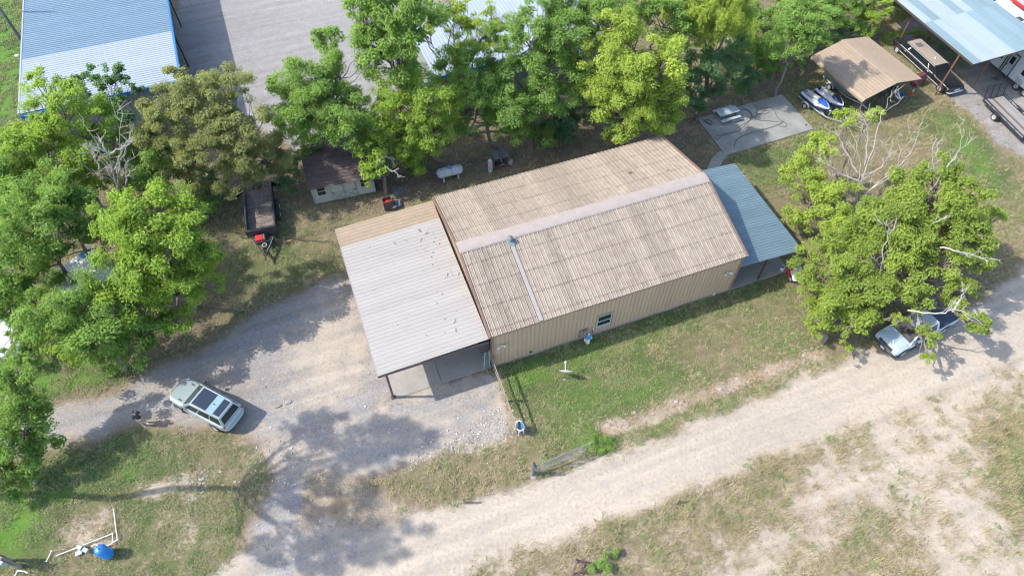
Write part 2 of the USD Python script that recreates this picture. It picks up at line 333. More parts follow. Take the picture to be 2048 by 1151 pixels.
def put(pts, soft=1.0, **kw):
    global green, dry, gravel, litter, sand, clay
    a = area(pts, soft) if isinstance(pts, list) else pts
    for k, v in kw.items(): globals()[k] = lay(globals()[k], a, v)
# grass of the surroundings, west meadow, lawns
put([(-400, -300), (66, -300), (60, 120), (45, 260), (60, 480), (40, 650), (-400, 700)], 1.0, green=0.95, dry=0.3)
put([(-300, 600), (60, 640), (200, 700), (290, 690), (300, 740), (90, 815), (-300, 930)], 0.7, green=1.0, dry=0.15)
put([(230, 420), (420, 380), (480, 380), (600, 400), (690, 470), (690, 545), (560, 597), (470, 655), (330, 735), (270, 740), (250, 690), (340, 600), (300, 500)], 0.9, green=0.42, dry=0.75, litter=0.3)
put([(470, 480), (600, 430), (670, 470), (660, 545), (540, 590), (470, 620)], 1.2, green=0.66, dry=0.6)
put([(280, 660), (430, 560), (470, 640), (400, 690), (300, 735)], 0.8, green=0.25, dry=0.5, litter=0.55)
put([(-100, 930), (80, 905), (300, 855), (460, 865), (560, 930), (500, 1060), (430, 1151), (430, 1300), (-300, 1300)], 0.8, green=0.62, dry=0.7, litter=0.15)
put([(90, 915), (300, 870), (330, 990), (120, 1020), (-100, 1010)], 1.2, green=0.88, dry=0.4)
put([(-100, 1000), (120, 1000), (130, 1090), (-100, 1110)], 1.0, green=1.0, dry=0.2)
put([(340, 860), (520, 880), (550, 940), (470, 970), (350, 930)], 0.9, green=0.35, dry=0.7, litter=0.45)
put([(120, 1040), (230, 1000), (250, 1080), (220, 1120), (120, 1110)], 0.8, green=0.2, dry=0.55, sand=0.45)
put([(330, 1000), (430, 980), (440, 1090), (330, 1151)], 0.9, green=0.45, dry=0.6, sand=0.3)
put([(270, 968), (390, 955), (395, 975), (290, 992)], 0.4, green=0.1, sand=0.75)
# behind the buildings: leaf litter under the trees
put([(560, 330), (700, 280), (860, 240), (1200, 230), (1400, 180), (1600, 120), (1660, 180), (1560, 200), (1400, 240), (1460, 320), (1420, 340), (1300, 290), (880, 400), (680, 440), (600, 420)], 1.0, green=0.12, dry=0.5, litter=0.85)
put([(590, 400), (700, 440), (680, 520), (580, 470)], 1.0, green=0.3, dry=0.7, litter=0.4)
put([(350, 240), (620, 260), (1000, 120), (1200, 200), (1180, 280), (800, 330), (600, 300), (500, 380), (300, 400), (200, 300)], 1.5, green=0.25, dry=0.4, litter=0.7)
put([(1450, 150), (1640, 110), (1700, 60), (1800, 60), (1760, -100), (1400, -100)], 1.5, green=0.35, dry=0.4, litter=0.6)
# lawns round the patio and to the east
put([(1430, 330), (1460, 305), (1640, 255), (1720, 250), (1700, 330), (1600, 420), (1520, 360)], 0.9, green=0.72, dry=0.6, litter=0.1)
put([(1560, 160), (1650, 150), (1700, 240), (1640, 260)], 0.7, green=0.72, dry=0.6)
put([(1520, 360), (1600, 400), (1640, 500), (1600, 500)], 0.6, green=0.18, dry=0.95)
put([(1780, 235), (1850, 205), (1925, 225), (1975, 290), (2048, 330), (2200, 400), (2048, 545), (1960, 560), (1900, 430), (1820, 320)], 0.9, green=0.35, dry=0.85)
put([(1830, 230), (1900, 215), (1960, 270), (2010, 330), (2048, 400), (1980, 400), (1900, 340), (1840, 290)], 1.0, green=0.88, dry=0.45)
put([(1640, 300), (1860, 260), (1960, 480), (1900, 600), (1740, 690), (1620, 660), (1580, 500)], 1.2, green=0.3, dry=0.75, litter=0.35)
# the lawn in front of the building
put([(985, 735), (1560, 548), (1640, 640), (1640, 745), (1480, 815), (1330, 862), (1200, 920), (1060, 900), (1015, 850)], 0.5, green=0.70, dry=0.8)
put([(1000, 745), (1300, 650), (1420, 610), (1440, 640), (1200, 715), (1020, 775)], 0.5, green=0.95, dry=0.4)
put([(1320, 690), (1600, 570), (1660, 650), (1480, 760), (1380, 780)], 1.2, green=0.42, dry=0.95)
put([(1060, 780), (1330, 700), (1400, 780), (1200, 850), (1080, 890)], 1.2, green=0.82, dry=0.6)
put([(1130, 860), (1230, 850), (1240, 900), (1150, 910)], 0.5, green=1.0, dry=0.2)
put([(1015, 830), (1060, 830), (1070, 880), (1025, 890)], 0.4, green=0.2, dry=0.6, sand=0.35)
put([(1190, 855), (1330, 800), (1480, 755), (1640, 690), (1650, 705), (1480, 778), (1330, 828), (1200, 872)], 0.30, green=0.02, dry=0.4, clay=0.42, sand=0.62)
put([(860, 930), (1010, 885), (1100, 905), (1200, 920), (1100, 955), (1000, 985), (850, 1030), (700, 975)], 0.7, green=0.38, dry=0.95, litter=0.25)
# the bare sandy field south of the road
put([(930, 1151), (1200, 1035), (1400, 965), (1560, 905), (1700, 855), (2048, 722), (2500, 480), (2600, 1600), (500, 1600)], 0.4, green=0.22, dry=0.95, litter=0.1, sand=0.25)
put([(1640, 890), (1760, 840), (1920, 772), (2048, 725), (2400, 600), (2400, 860), (2048, 800), (1990, 860), (1960, 960), (2010, 1060), (2048, 1090), (2048, 1300), (1900, 1300), (1870, 1110), (1800, 1060), (1720, 1040), (1660, 990), (1590, 960)], 0.8, green=0.16, dry=0.62, sand=0.66, litter=0)
put([(1380, 1160), (1480, 1110), (1560, 1060), (1600, 1020), (1640, 1060), (1570, 1120), (1520, 1170), (1400, 1250)], 0.6, green=0.10, dry=0.5, sand=0.62)
put([(1600, 960), (1680, 975), (1700, 1010), (1650, 1040), (1580, 1050), (1590, 1000)], 0.8, green=0.1, dry=0.35, sand=0.6, clay=0.65)
put([(1570, 1080), (1680, 1050), (1720, 1090), (1640, 1120), (1570, 1110)], 0.7, green=0.1, dry=0.35, sand=0.6, clay=0.6)
put([(1980, 840), (2060, 800), (2160, 860), (2120, 1010), (2010, 1000)], 0.9, green=0.66, dry=0.85, sand=0.1)
put([(1680, 1060), (1840, 1040), (1860, 1130), (1700, 1190), (1640, 1140)], 1.0, green=0.2, dry=0.9, litter=0.4, sand=0.25)
put([(1730, 960), (1850, 960), (1840, 1010), (1750, 1000)], 1.0, green=0.35, dry=0.6)
put([(1210, 1045), (1420, 968), (1580, 906), (1720, 852), (1730, 872), (1590, 932), (1430, 1000), (1230, 1075)], 0.5, green=0.42, dry=0.95, litter=0.35, sand=0.05)
put([(1400, 1000), (1520, 940), (1540, 990), (1440, 1050)], 0.9, green=0.5, dry=0.9)
# gravel and sand of the roads
put(m_yard, green=0.0, dry=0.12, litter=0.12, gravel=0.82)
put(m_east, green=0.08, dry=0.25, litter=0.15, gravel=0.75)
put(m_drive, green=0.03, dry=0.12, litter=0.10, gravel=0.62, sand=0.30)
put(m_apron, green=0.05, dry=0.4, litter=0.38, gravel=0.30, sand=0.30, clay=0.36)
put(m_pad, green=0.03, dry=0.08, litter=0.0, gravel=0.52, sand=0.85)
put(m_road, green=0.0, dry=0.08, litter=0.0, gravel=0.20, sand=1.0)
put([(455, 1130), (560, 1060), (800, 1050), (740, 1110), (560, 1180)], 0.8, gravel=0.55)
put([(640, 1000), (700, 990), (720, 1050), (640, 1060)], 0.5, clay=0.5)
put([(560, 880), (640, 840), (660, 880), (600, 930)], 0.6, clay=0.35, sand=0.5)
put([(890, 870), (985, 850), (990, 885), (900, 905)], 0.5, dry=0.5, green=0.4)
put([(600, 620), (700, 580), (750, 740), (650, 830), (570, 740)], 1.0, sand=0.72, gravel=0.25, clay=0.12)
put([(330, 760), (480, 690), (520, 740), (360, 820)], 1.0, sand=0.5, gravel=0.40, clay=0.1)
put([(480, 860), (640, 870), (620, 960), (540, 960)], 1.0, sand=0.45, litter=0.4, gravel=0.3, clay=0.3)

green = np.clip(green * .98, 0, .9)
def fields(n): return (n * np.stack([a.ravel() for a in (green, dry, gravel)], 1)), (n * np.stack([a.ravel() for a in (litter, sand, clay)], 1))
ground_m = usdkit.material(stage, LK + 'ground', {
    'a': ('attribute', {'attribute': 'cover_a'}), 'b': ('attribute', {'attribute': 'cover_b'}), 'sa': ('separate_color', {}), 'sb': ('separate_color', {}),
    'pos': ('geometry', {}),
    'n0': ('noise_texture', {'scale': 0.16, 'detail': 3.0}), 'n1': ('noise_texture', {'scale': 0.9, 'detail': 6.0, 'roughness': 0.68}),
    'n2': ('noise_texture', {'scale': 4.5, 'detail': 5.0, 'roughness': 0.7}), 'n3': ('noise_texture', {'scale': 17.0, 'detail': 3.0, 'roughness': 0.7}),
    'v': ('voronoi_texture', {'scale': 9.0}), 'v2': ('voronoi_texture', {'scale': 4.0}),
    'mpt': ('mapping', {'mapping_type': 'texture', 'rotation': (0, 0, 0.355), 'scale': (14.0, 0.7, 1)}), 'nt': ('noise_texture', {'scale': 1.0, 'detail': 4.0}),
    # sum of noises centred on zero
    'w1': ('math', {'math_type': 'subtract', 'value2': 0.5}), 'w2': ('math', {'math_type': 'subtract', 'value2': 0.5}), 'w3': ('math', {'math_type': 'subtract', 'value2': 0.5}),
    'k2': ('math', {'math_type': 'multiply', 'value2': 1.35}), 'k1': ('math', {'math_type': 'multiply_add', 'value2': 1.3}), 'k3': ('math', {'math_type': 'multiply_add', 'value2': 1.35}),
    # the covers, each thresholded by its field plus the noise
    'tg': ('math', {'math_type': 'add'}), 'fg': ('map_range', {'range_type': 'smoothstep', 'from_min': 0.38, 'from_max': 0.74, 'clamp': True}),
    'td': ('math', {'math_type': 'subtract'}), 'fd': ('map_range', {'range_type': 'smoothstep', 'from_min': 0.28, 'from_max': 0.64, 'clamp': True}),
    'tr': ('math', {'math_type': 'add'}), 'fr': ('map_range', {'range_type': 'smoothstep', 'from_min': 0.20, 'from_max': 0.70, 'clamp': True}),
    'tl': ('math', {'math_type': 'add'}), 'fl': ('map_range', {'range_type': 'smoothstep', 'from_min': 0.28, 'from_max': 0.75, 'clamp': True}),
    'ts': ('math', {'math_type': 'subtract'}), 'fs': ('map_range', {'range_type': 'smoothstep', 'from_min': 0.22, 'from_max': 0.56, 'clamp': True}),
    'tc': ('math', {'math_type': 'add'}), 'fc': ('map_range', {'range_type': 'smoothstep', 'from_min': 0.30, 'from_max': 0.85, 'clamp': True}),
    'c_dirt': ('rgb_ramp', {'ramp': [(0.25, (0.0999, 0.0703, 0.0488)), (0.5, (0.1554, 0.1162, 0.0814)), (0.75, (0.1998, 0.1554, 0.1110))]}),
    'c_sand': ('rgb_ramp', {'ramp': [(0.28, (0.2049, 0.1672, 0.1284)), (0.5, (0.2718, 0.2341, 0.1870)), (0.7, (0.3136, 0.2826, 0.2344))]}),
    'c_clay': ('rgb_ramp', {'ramp': [(0.3, (0.1628, 0.0925, 0.0481)), (0.7, (0.2368, 0.1591, 0.0925))]}),
    'c_grav': ('rgb_ramp', {'ramp': [(0.0, (0.0819, 0.0771, 0.0728)), (0.4, (0.1487, 0.1414, 0.1347)), (1.0, (0.2245, 0.2184, 0.2124))]}),
    'c_dry': ('rgb_ramp', {'ramp': [(0.22, (0.0629, 0.0518, 0.0296)), (0.5, (0.1258, 0.1021, 0.0607)), (0.78, (0.2146, 0.1776, 0.1110))]}),
    'c_lit': ('rgb_ramp', {'ramp': [(0.22, (0.0413, 0.0320, 0.0266)), (0.5, (0.0852, 0.0659, 0.0533)), (0.78, (0.1665, 0.1299, 0.0966))]}),
    'c_gr': ('rgb_ramp', {'ramp': [(0.22, (0.0222, 0.0400, 0.0118)), (0.5, (0.0533, 0.0762, 0.0222)), (0.78, (0.0962, 0.1147, 0.0407))]}),
    'm1': ('mix_color', {}), 'm2': ('mix_color', {}), 'm3': ('mix_color', {}), 'm4': ('mix_color', {}), 'm5': ('mix_color', {}), 'm6': ('mix_color', {}),
    'trk': ('map_range', {'from_min': 0.3, 'from_max': 0.7, 'to_min': 0.84, 'to_max': 1.10, 'clamp': True}), 'mt': ('mix_color', {'blend_type': 'multiply', 'fac': 1.0}),
    'lu': ('map_range', {'from_min': 0.74, 'from_max': 0.89, 'to_max': 0.85, 'clamp': True}), 'ml': ('mix_color', {'b': (0.060, 0.135, 0.013)}),
    'gq': ('math', {'math_type': 'multiply_add', 'value2': 0.7}), 'gq2': ('math', {'math_type': 'multiply', 'value2': 0.45}),
    'bh': ('math', {'math_type': 'multiply_add', 'value2': 0.5}), 'bp': ('bump', {'strength': 0.5, 'distance': 0.06}),
    'p': ('principled_bsdf', {'roughness': 0.92, 'specular_ior_level': 0.2})}, [
    ('a.color', 'sa.color'), ('b.color', 'sb.color')] + [('pos.position', f'{n}.vector') for n in ('n0', 'n1', 'n2', 'n3', 'v', 'v2', 'mpt')] + [('mpt.vector', 'nt.vector'),
    ('n1.fac', 'w1.value1'), ('n2.fac', 'w2.value1'), ('n3.fac', 'w3.value1'), ('w2.value', 'k2.value1'), ('w1.value', 'k1.value1'), ('k2.value', 'k1.value3'), ('w3.value', 'k3.value1'), ('k1.value', 'k3.value3'),
    ('sa.r', 'tg.value1'), ('k3.value', 'tg.value2'), ('tg.value', 'fg.value'), ('sa.g', 'td.value1'), ('k3.value', 'td.value2'), ('td.value', 'fd.value'),
    ('sa.b', 'tr.value1'), ('k1.value', 'tr.value2'), ('tr.value', 'fr.value'), ('sb.r', 'tl.value1'), ('k3.value', 'tl.value2'), ('tl.value', 'fl.value'),
    ('sb.g', 'ts.value1'), ('k3.value', 'ts.value2'), ('ts.value', 'fs.value'), ('sb.b', 'tc.value1'), ('k1.value', 'tc.value2'), ('tc.value', 'fc.value'),
    ('n2.fac', 'c_dirt.fac'), ('n1.fac', 'gq2.value1'), ('n2.fac', 'c_sand.fac'), ('n1.fac', 'c_clay.fac'), ('n3.fac', 'c_dry.fac'), ('n3.fac', 'c_lit.fac'), ('n2.fac', 'c_gr.fac'),
    ('v.distance', 'gq.value1'), ('gq2.value', 'gq.value3'), ('gq.value', 'c_grav.fac'),
    ('c_dirt.color', 'm1.a'), ('c_lit.color', 'm1.b'), ('fl.result', 'm1.fac'), ('m1.result', 'm2.a'), ('c_dry.color', 'm2.b'), ('fd.result', 'm2.fac'),
    ('m2.result', 'm3.a'), ('c_sand.color', 'm3.b'), ('fs.result', 'm3.fac'), ('m3.result', 'm4.a'), ('c_grav.color', 'm4.b'), ('fr.result', 'm4.fac'),
    ('m4.result', 'm5.a'), ('c_clay.color', 'm5.b'), ('fc.result', 'm5.fac'), ('sa.r', 'lu.value'), ('lu.result', 'ml.fac'), ('c_gr.color', 'ml.a'), ('m5.result', 'm6.a'), ('ml.result', 'm6.b'), ('fg.result', 'm6.fac'),
    ('nt.fac', 'trk.value'), ('m6.result', 'mt.a'), ('trk.result', 'mt.b'), ('mt.result', 'p.base_color'), ('n3.fac', 'bh.value1'), ('n2.fac', 'bh.value3'), ('bh.value', 'bp.height'), ('bp.normal', 'p.normal')],
    surface='p.BSDF')

def terrain(name, cells, z):
    """The sheet of ground, or those of its cells that a road covers, laid z above it."""
    idx = np.arange(NY * NX).reshape(NY, NX)
    q = np.stack([idx[:-1, :-1], idx[:-1, 1:], idx[1:, 1:], idx[1:, :-1]], -1)[cells]
    use, inv = np.unique(q, return_inverse=True); q = inv.reshape(-1, 4)
    v = np.stack([GX.ravel()[use], GY.ravel()[use], np.full(len(use), z)], 1)
    m = UsdGeom.Mesh.Define(stage, '/World/' + name)
    m.CreatePointsAttr(Vt.Vec3fArray.FromNumpy(v.astype(np.float32)))
    m.CreateFaceVertexCountsAttr(Vt.IntArray.FromNumpy(np.full(len(q), 4, np.int32)))
    m.CreateFaceVertexIndicesAttr(Vt.IntArray.FromNumpy(q.astype(np.int32).ravel()))
    m.CreateSubdivisionSchemeAttr('none')
    for nm, d in zip(('cover_a', 'cover_b'), fields(1.0)):
        UsdGeom.PrimvarsAPI(m).CreatePrimvar(nm, Sdf.ValueTypeNames.Color3fArray, 'vertex').Set(Vt.Vec3fArray.FromNumpy(d[use].astype(np.float32)))
    UsdShade.MaterialBindingAPI.Apply(m.GetPrim()).Bind(ground_m)
    tag(m.GetPrim(), kind='structure')
cellv = lambda a: (a[:-1, :-1] + a[1:, :-1] + a[:-1, 1:] + a[1:, 1:]) / 4
terrain('ground', np.ones((NY - 1, NX - 1), bool), 0.0)
c_road = cellv(m_road) > 0.5
c_pad = (cellv(m_pad) > 0.5) & ~c_road
c_drive = ((cellv(m_drive) > 0.5) | (cellv(m_apron) > 0.5)) & ~c_road & ~c_pad
terrain('gravel_road', c_road, 0.004)
terrain('gravel_pad', c_pad, 0.004)
terrain('driveway', c_drive, 0.004)
terrain('gravel_yard', cellv(m_yard) > 0.5, 0.004)
terrain('gravel_parking', cellv(m_east) > 0.5, 0.004)
def sample(F, x, y):
    j = np.clip(np.searchsorted(XS, x), 1, NX - 1); i = np.clip(np.searchsorted(YS, y), 1, NY - 1)
    return F[i, j]

# ================================================================ THE METAL BUILDING
BL, BW, EAVE, RIDGE = 18.3, 12.473, 3.98, 5.57
pitch = math.atan2(RIDGE - EAVE, BW / 2)
slope = (BW / 2) / math.cos(pitch) + 0.10
RIBK = 3 * 20 / (18.3 + 0.24)
def roofmat(name, band, streak):
    """Ribbed roof sheets: pinkish tan, with dirt along the screw lines over each purlin and streaks running down the slope."""
    nodes = {'tc': ('texture_coordinate', {}), 'sx': ('separate_xyz', {}),
             'wv': ('math', {'math_type': 'multiply_add', 'value2': 1 / 1.52, 'value3': 0.30}), 'fr': ('math', {'math_type': 'fraction'}), 'sb': ('math', {'math_type': 'subtract', 'value2': 0.5}),
             'ab': ('math', {'math_type': 'absolute'}), 'bd': ('map_range', {'range_type': 'smoothstep', 'from_min': 0.075, 'from_max': 0.0, 'clamp': True}),
             'mp': ('mapping', {'scale': (3.4, 0.45, 0.5)}), 'n1': ('noise_texture', {'scale': 1.0, 'detail': 4.0, 'roughness': 0.7}),
             'n2': ('noise_texture', {'scale': 2.4, 'detail': 4.0}), 'n3': ('noise_texture', {'scale': 9.0, 'detail': 3.0}),
             'bm': ('math', {'math_type': 'multiply'}), 'n3r': ('map_range', {'from_min': 0.40, 'from_max': 0.62, 'to_min': 0.0, 'to_max': band, 'clamp': True}),
             'st': ('map_range', {'from_min': 0.56, 'from_max': 0.80, 'to_min': 0.0, 'to_max': streak, 'clamp': True}),
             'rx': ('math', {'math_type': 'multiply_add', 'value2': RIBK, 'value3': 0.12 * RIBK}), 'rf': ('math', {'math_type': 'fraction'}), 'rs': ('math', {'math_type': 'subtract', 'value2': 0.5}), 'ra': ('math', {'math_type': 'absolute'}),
             'rib': ('rgb_ramp', {'ramp': [(0.0, (1.3, 1.28, 1.25)), (0.09, (1.25, 1.23, 1.2)), (0.13, (0.60, 0.56, 0.53)), (0.21, (0.78, 0.75, 0.73)), (0.30, (1, 1, 1)), (1, (1, 1, 1))]}), 'rm': ('mix_color', {'blend_type': 'multiply', 'fac': 1.0}),  # sunlit rib tops and shade beside them painted in, along with pan dirt
             'base': ('rgb_ramp', {'ramp': [(0.3, (0.1776, 0.1436, 0.1132)), (0.5, (0.2109, 0.1786, 0.1438)), (0.7, (0.2294, 0.1983, 0.1625))]}),
             'm1': ('mix_color', {'b': (0.075, 0.055, 0.045)}), 'm2': ('mix_color', {'b': (0.105, 0.078, 0.062)}),
             'oi': ('object_info', {}), 'vr': ('map_range', {'to_min': 0.84, 'to_max': 1.07}), 'ml': ('mix_color', {'blend_type': 'multiply', 'fac': 1.0}),
             'p': ('principled_bsdf', {'roughness': 0.65, 'specular_ior_level': 0.25})}
    links = [('tc.object', 'sx.vector'), ('sx.y', 'wv.value1'), ('wv.value', 'fr.value1'), ('fr.value', 'sb.value1'), ('sb.value', 'ab.value1'), ('ab.value', 'bd.value'),
             ('tc.object', 'mp.vector'), ('mp.vector', 'n1.vector'), ('tc.object', 'n2.vector'), ('tc.object', 'n3.vector'), ('n3.fac', 'n3r.value'), ('bd.result', 'bm.value1'), ('n3r.result', 'bm.value2'),
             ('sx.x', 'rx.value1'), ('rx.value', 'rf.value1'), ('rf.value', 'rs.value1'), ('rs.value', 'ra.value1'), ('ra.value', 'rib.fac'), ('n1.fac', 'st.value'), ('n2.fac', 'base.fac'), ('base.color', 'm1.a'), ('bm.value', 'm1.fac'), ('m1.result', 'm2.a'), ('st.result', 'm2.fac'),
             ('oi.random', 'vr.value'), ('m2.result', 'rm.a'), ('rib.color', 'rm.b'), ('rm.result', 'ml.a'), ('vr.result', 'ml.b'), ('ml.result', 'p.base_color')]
    return usdkit.material(stage, LK + name, nodes, links, surface='p.BSDF')
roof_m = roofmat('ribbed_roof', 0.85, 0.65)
clean_m = M('washed_roof_strip', (0.29, 0.262, 0.245), 0.5, var=0.06)

bld = thing('metal_building', 'long tan metal building with pinkish ribbed gable roof and pale ridge cap', 'building', A0, PSI)
NPAN = 20; pw = (BL + 0.24) / NPAN
def on_slope(m, back=False):
    """A sheet drawn flat (y = 0 at the eave, rising) is laid on the front or the back slope."""
    v = m[0].copy(); f = m[1]
    y, z = v[:, 1].copy(), v[:, 2].copy()
    v[:, 1] = y * math.cos(pitch) - z * math.sin(pitch) - 0.10; v[:, 2] = EAVE + 0.02 + y * math.sin(pitch) + z * math.cos(pitch)
    if back: v[:, 1] = BW - v[:, 1]; f = f[:, ::-1]
    return v, f
for k in range(NPAN):
    x0 = -0.12 + k * pw
    pr = ribs(x0, pw, 3, 0.042, 0.10, 0.045)
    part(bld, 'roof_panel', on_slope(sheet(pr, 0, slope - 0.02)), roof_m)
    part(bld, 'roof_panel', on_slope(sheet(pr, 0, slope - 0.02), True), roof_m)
part(bld, 'cover_strip', on_slope(box(3.20, 3.47, 0.05, slope - 0.3, 0.044, 0.050)), clean_m, label='pale clean strip down the roof below the vent pipe')
# ridge cap
cap = [(-0.52, -0.105), (-0.44, -0.035), (-0.25, 0.02), (-0.1, 0.05), (0.1, 0.05), (0.25, 0.02), (0.44, -0.035), (0.52, -0.105)]
rc = sheet(cap, -0.16, BL + 0.16, 0.012)
part(bld, 'ridge_cap', (np.column_stack([rc[0][:, 1], BW / 2 + rc[0][:, 0], RIDGE + 0.065 + rc[0][:, 2]]), rc[1][:, ::-1]), MT['ridge_cap'], smooth=25)
# rake trims, eave trims, corner trims
for x in (-0.20, BL + 0.13):
    for back in (False, True):
        part(bld, 'rake_trim', on_slope(box(x, x + 0.13, -0.02, slope - 0.02, -0.14, 0.045), back), MT['brown_trim'])
part(bld, 'eave_trim', box(0, BL, -0.045, -0.005, EAVE - 0.20, EAVE - 0.03), MT['brown_trim'])
part(bld, 'eave_trim', box(0, BL, BW + 0.005, BW + 0.045, EAVE - 0.20, EAVE - 0.03), MT['brown_trim'])
for x, y in ((-0.05, -0.05), (BL - 0.10, -0.05), (-0.05, BW - 0.10), (BL - 0.10, BW - 0.10)):
    part(bld, 'corner_trim', box(x, x + 0.15, y, y + 0.15, 0.06, EAVE - 0.21), MT['brown_trim'])
# walls of ribbed sheets
wpw = (BL - 0.2) / 20
def wall_sheet(w, h, z0=0.08): 
    s = sheet(ribs(0, w, 3, 0.028, 0.07, 0.035), 0, h, 0.004)
    return np.column_stack([s[0][:, 0], -s[0][:, 2], z0 + s[0][:, 1]]), s[1]
for k in range(20):
    part(bld, 'wall_panel', mv(wall_sheet(wpw, EAVE - 0.30), (0.1 + k * wpw, 0, 0)), MT['tan_wall'])
    part(bld, 'wall_panel', mv(wall_sheet(wpw, EAVE - 0.30), (BL - 0.1 - k * wpw, BW, 0), rz=math.pi), MT['tan_wall'])
gw = (BW - 0.2) / 12
for k in range(12):                                 # gables: each sheet cut to the slope
    ya = 0.1 + k * gw; top = lambda y: EAVE - 0.1 + (RIDGE - EAVE) * (1 - abs(y - BW / 2) / (BW / 2))
    for x, flip in ((-0.005, False), (BL + 0.005, True)):
        s = sheet(ribs(0, gw, 3, 0.028, 0.07, 0.035), 0, 1, 0.004)
        yy = ya + s[0][:, 0]
        zz = 0.08 + s[0][:, 1] * (np.array([top(q) for q in yy]) - 0.08)
        xx = x - s[0][:, 2] if not flip else x + s[0][:, 2]
        part(bld, 'gable_panel', (np.column_stack([xx, yy, zz]), s[1][:, ::-1] if not flip else s[1]), MT['tan_gable'])
part(bld, 'foundation', box(-0.06, BL + 0.06, -0.06, BW + 0.06, -0.1, 0.075), MT['concrete'])
# window
wx, wz = 7.55, 0.95
w = part(bld, 'window', cat(box(wx, wx + 0.95, -0.075, -0.04, wz, wz + 1.20), ), MT['charcoal'])
part(w, 'frame', cat(box(wx - .07, wx + 1.02, -0.10, -0.03, wz + 1.20, wz + 1.29), box(wx - .07, wx + 1.02, -0.10, -0.03, wz - .09, wz), box(wx - .07, wx, -0.102, -0.03, wz, wz + 1.2), box(wx + .95, wx + 1.02, -0.102, -0.03, wz, wz + 1.2)), MT['cream'])
part(w, 'sash', cat(box(wx, wx + .95, -0.095, -0.08, wz + .58, wz + .63), box(wx, wx + .95, -0.09, -0.078, wz, wz + .05)), MT['white'])
part(w, 'pane', box(wx + .01, wx + .94, -0.084, -0.0755, wz + .06, wz + 1.19), MT['glass'])
# pipes and fittings
vp = part(bld, 'vent_pipe', mv(cyl((0, 0, 0), (0, 0, 0.42), 0.10, n=14), (3.33, BW / 2 - 0.62, RIDGE - 0.18)), MT['galv'], smooth=40)
part(vp, 'vent_cap', mv(lathe([(0.0, 0.16), (0.19, 0.02), (0.19, 0.0), (0.0, 0.0)], 14), (3.33, BW / 2 - 0.62, RIDGE + 0.26)), MT['charcoal'])
part(vp, 'flashing', on_slope(box(3.13, 3.53, slope - 1.02, slope - 0.50, 0.051, 0.059)), MT['galv'])
part(bld, 'wall_vent', box(2.62, 2.80, -0.06, -0.03, 0.30, 0.46), MT['black'])
part(bld, 'conduit', cat(bar((6.28, -0.06, 0.1), (6.28, -0.06, 1.1), 0.04), bar((6.28, -0.06, 1.08), (6.75, -0.06, 1.08), 0.04), box(6.55, 6.8, -0.13, -0.035, 0.86, 1.14)), MT['charcoal'])
part(bld, 'roof_bolt_hole', on_slope(box(13.75, 14.05, 3.6, 3.85, 0.044, 0.052), True), MT['rust_dark'])
part(bld, 'roof_bolt_hole', on_slope(box(16.35, 16.5, 4.6, 4.72, 0.044, 0.052), True), MT['rust_dark'])
part(bld, 'downspout', bar((16.9, -0.08, 0.05), (16.9, -0.08, 0.34), 0.08), MT['white'])

# twin-headed security lamps on the front wall
def sec_lamp(label, u, z):
    t = thing('security_lamp', label, 'outdoor lamp', B(u, -0.03, z), PSI, 'security lamps on the front wall')
    part(t, 'mount', cb((0, -0.05, 0), (0.10, 0.05, 0.10), 0.01), MT['white'])
    for s in (-1, 1):
        part(t, 'lamp_head', cat(cyl((s * .03, -.06, 0), (s * .17, -.17, .06), 0.03), cyl((s * .15, -.15, .05), (s * .27, -.22, .02), 0.06, 0.085)), MT['white'], smooth=40)
sec_lamp('white twin-headed security lamp at the carport end of the building wall', 0.58, 2.55)
sec_lamp('white twin-headed security lamp at the porch end of the building wall', 17.3, 2.6)

# ================================================================ THE LEAN-TO CARPORT (west end)
cp = thing('lean_to_carport', 'lean-to carport with ribbed white metal roof and tan back strip', 'carport', A0, PSI)
CU0, CU1, CZ0, CZ1 = -7.42, -0.20, 3.50, 3.74
n = 14; w_ = 12.50 / n
sl = math.atan2(CZ1 - CZ0, CU1 - CU0)
for k in range(n):
    y0 = 0.0 + k * w_
    s = sheet(ribs(0, w_, 3, 0.018, 0.06, 0.03), CU0, CU1, 0.004)      # (across, along, z)
    x = s[0][:, 1]; v = np.column_stack([x, y0 + s[0][:, 0], CZ0 + (x - CU0) * math.tan(sl) + s[0][:, 2]])
    part(cp, 'roof_panel', (v, s[1][:, ::-1]), MT['white_roof'] if k < 12 else MT['tan_roof'], label=None if k < 12 else 'old tan roof sheet')
part(cp, 'fascia', box(CU0, CU1, -0.04, -0.005, CZ0 - 0.20, CZ0 - 0.0), MT['dark'])
part(cp, 'fascia', box(CU0 - 0.035, CU0 - 0.004, 0.0, 12.5, CZ0 - 0.16, CZ0 + 0.015), MT['white_roof'])
part(cp, 'fascia', box(CU0, CU1, 12.505, 12.54, CZ0 - 0.18, CZ0), MT['dark'])
for v_ in (0.05, 4.2, 8.3, 12.35):
    part(cp, 'post', box(-6.98, -6.84, v_, v_ + 0.14, 0.06, CZ0 - 0.21), MT['dark'])
    part(cp, 'base_plate', box(-7.06, -6.76, v_ - .08, v_ + .22, 0.045, 0.06), MT['dark'])
    part(cp, 'rafter', bar((-7.3, v_ + .07, CZ0 - .10), (-0.25, v_ + .07, CZ1 - .13), 0.09, 0.16), MT['dark'])
for u in (-7.2, -5.4, -3.6, -1.8):
    part(cp, 'purlin', box(u, u + .06, 0.03, 12.45, CZ0 - 0.02 + (u - CU0) * math.tan(sl) - 0.05, CZ0 - 0.012 + (u - CU0) * math.tan(sl)), MT['dark'])
for i, (a, b) in enumerate(((-6.95, -3.62), (-3.585, -0.09))):
    o = single('carport_slab', None, None, mv(cat(box(a, b, -0.02, 12.4, -0.1, 0.045)), A0, PSI), MT['concrete']); tag(o.GetPrim(), kind='structure')
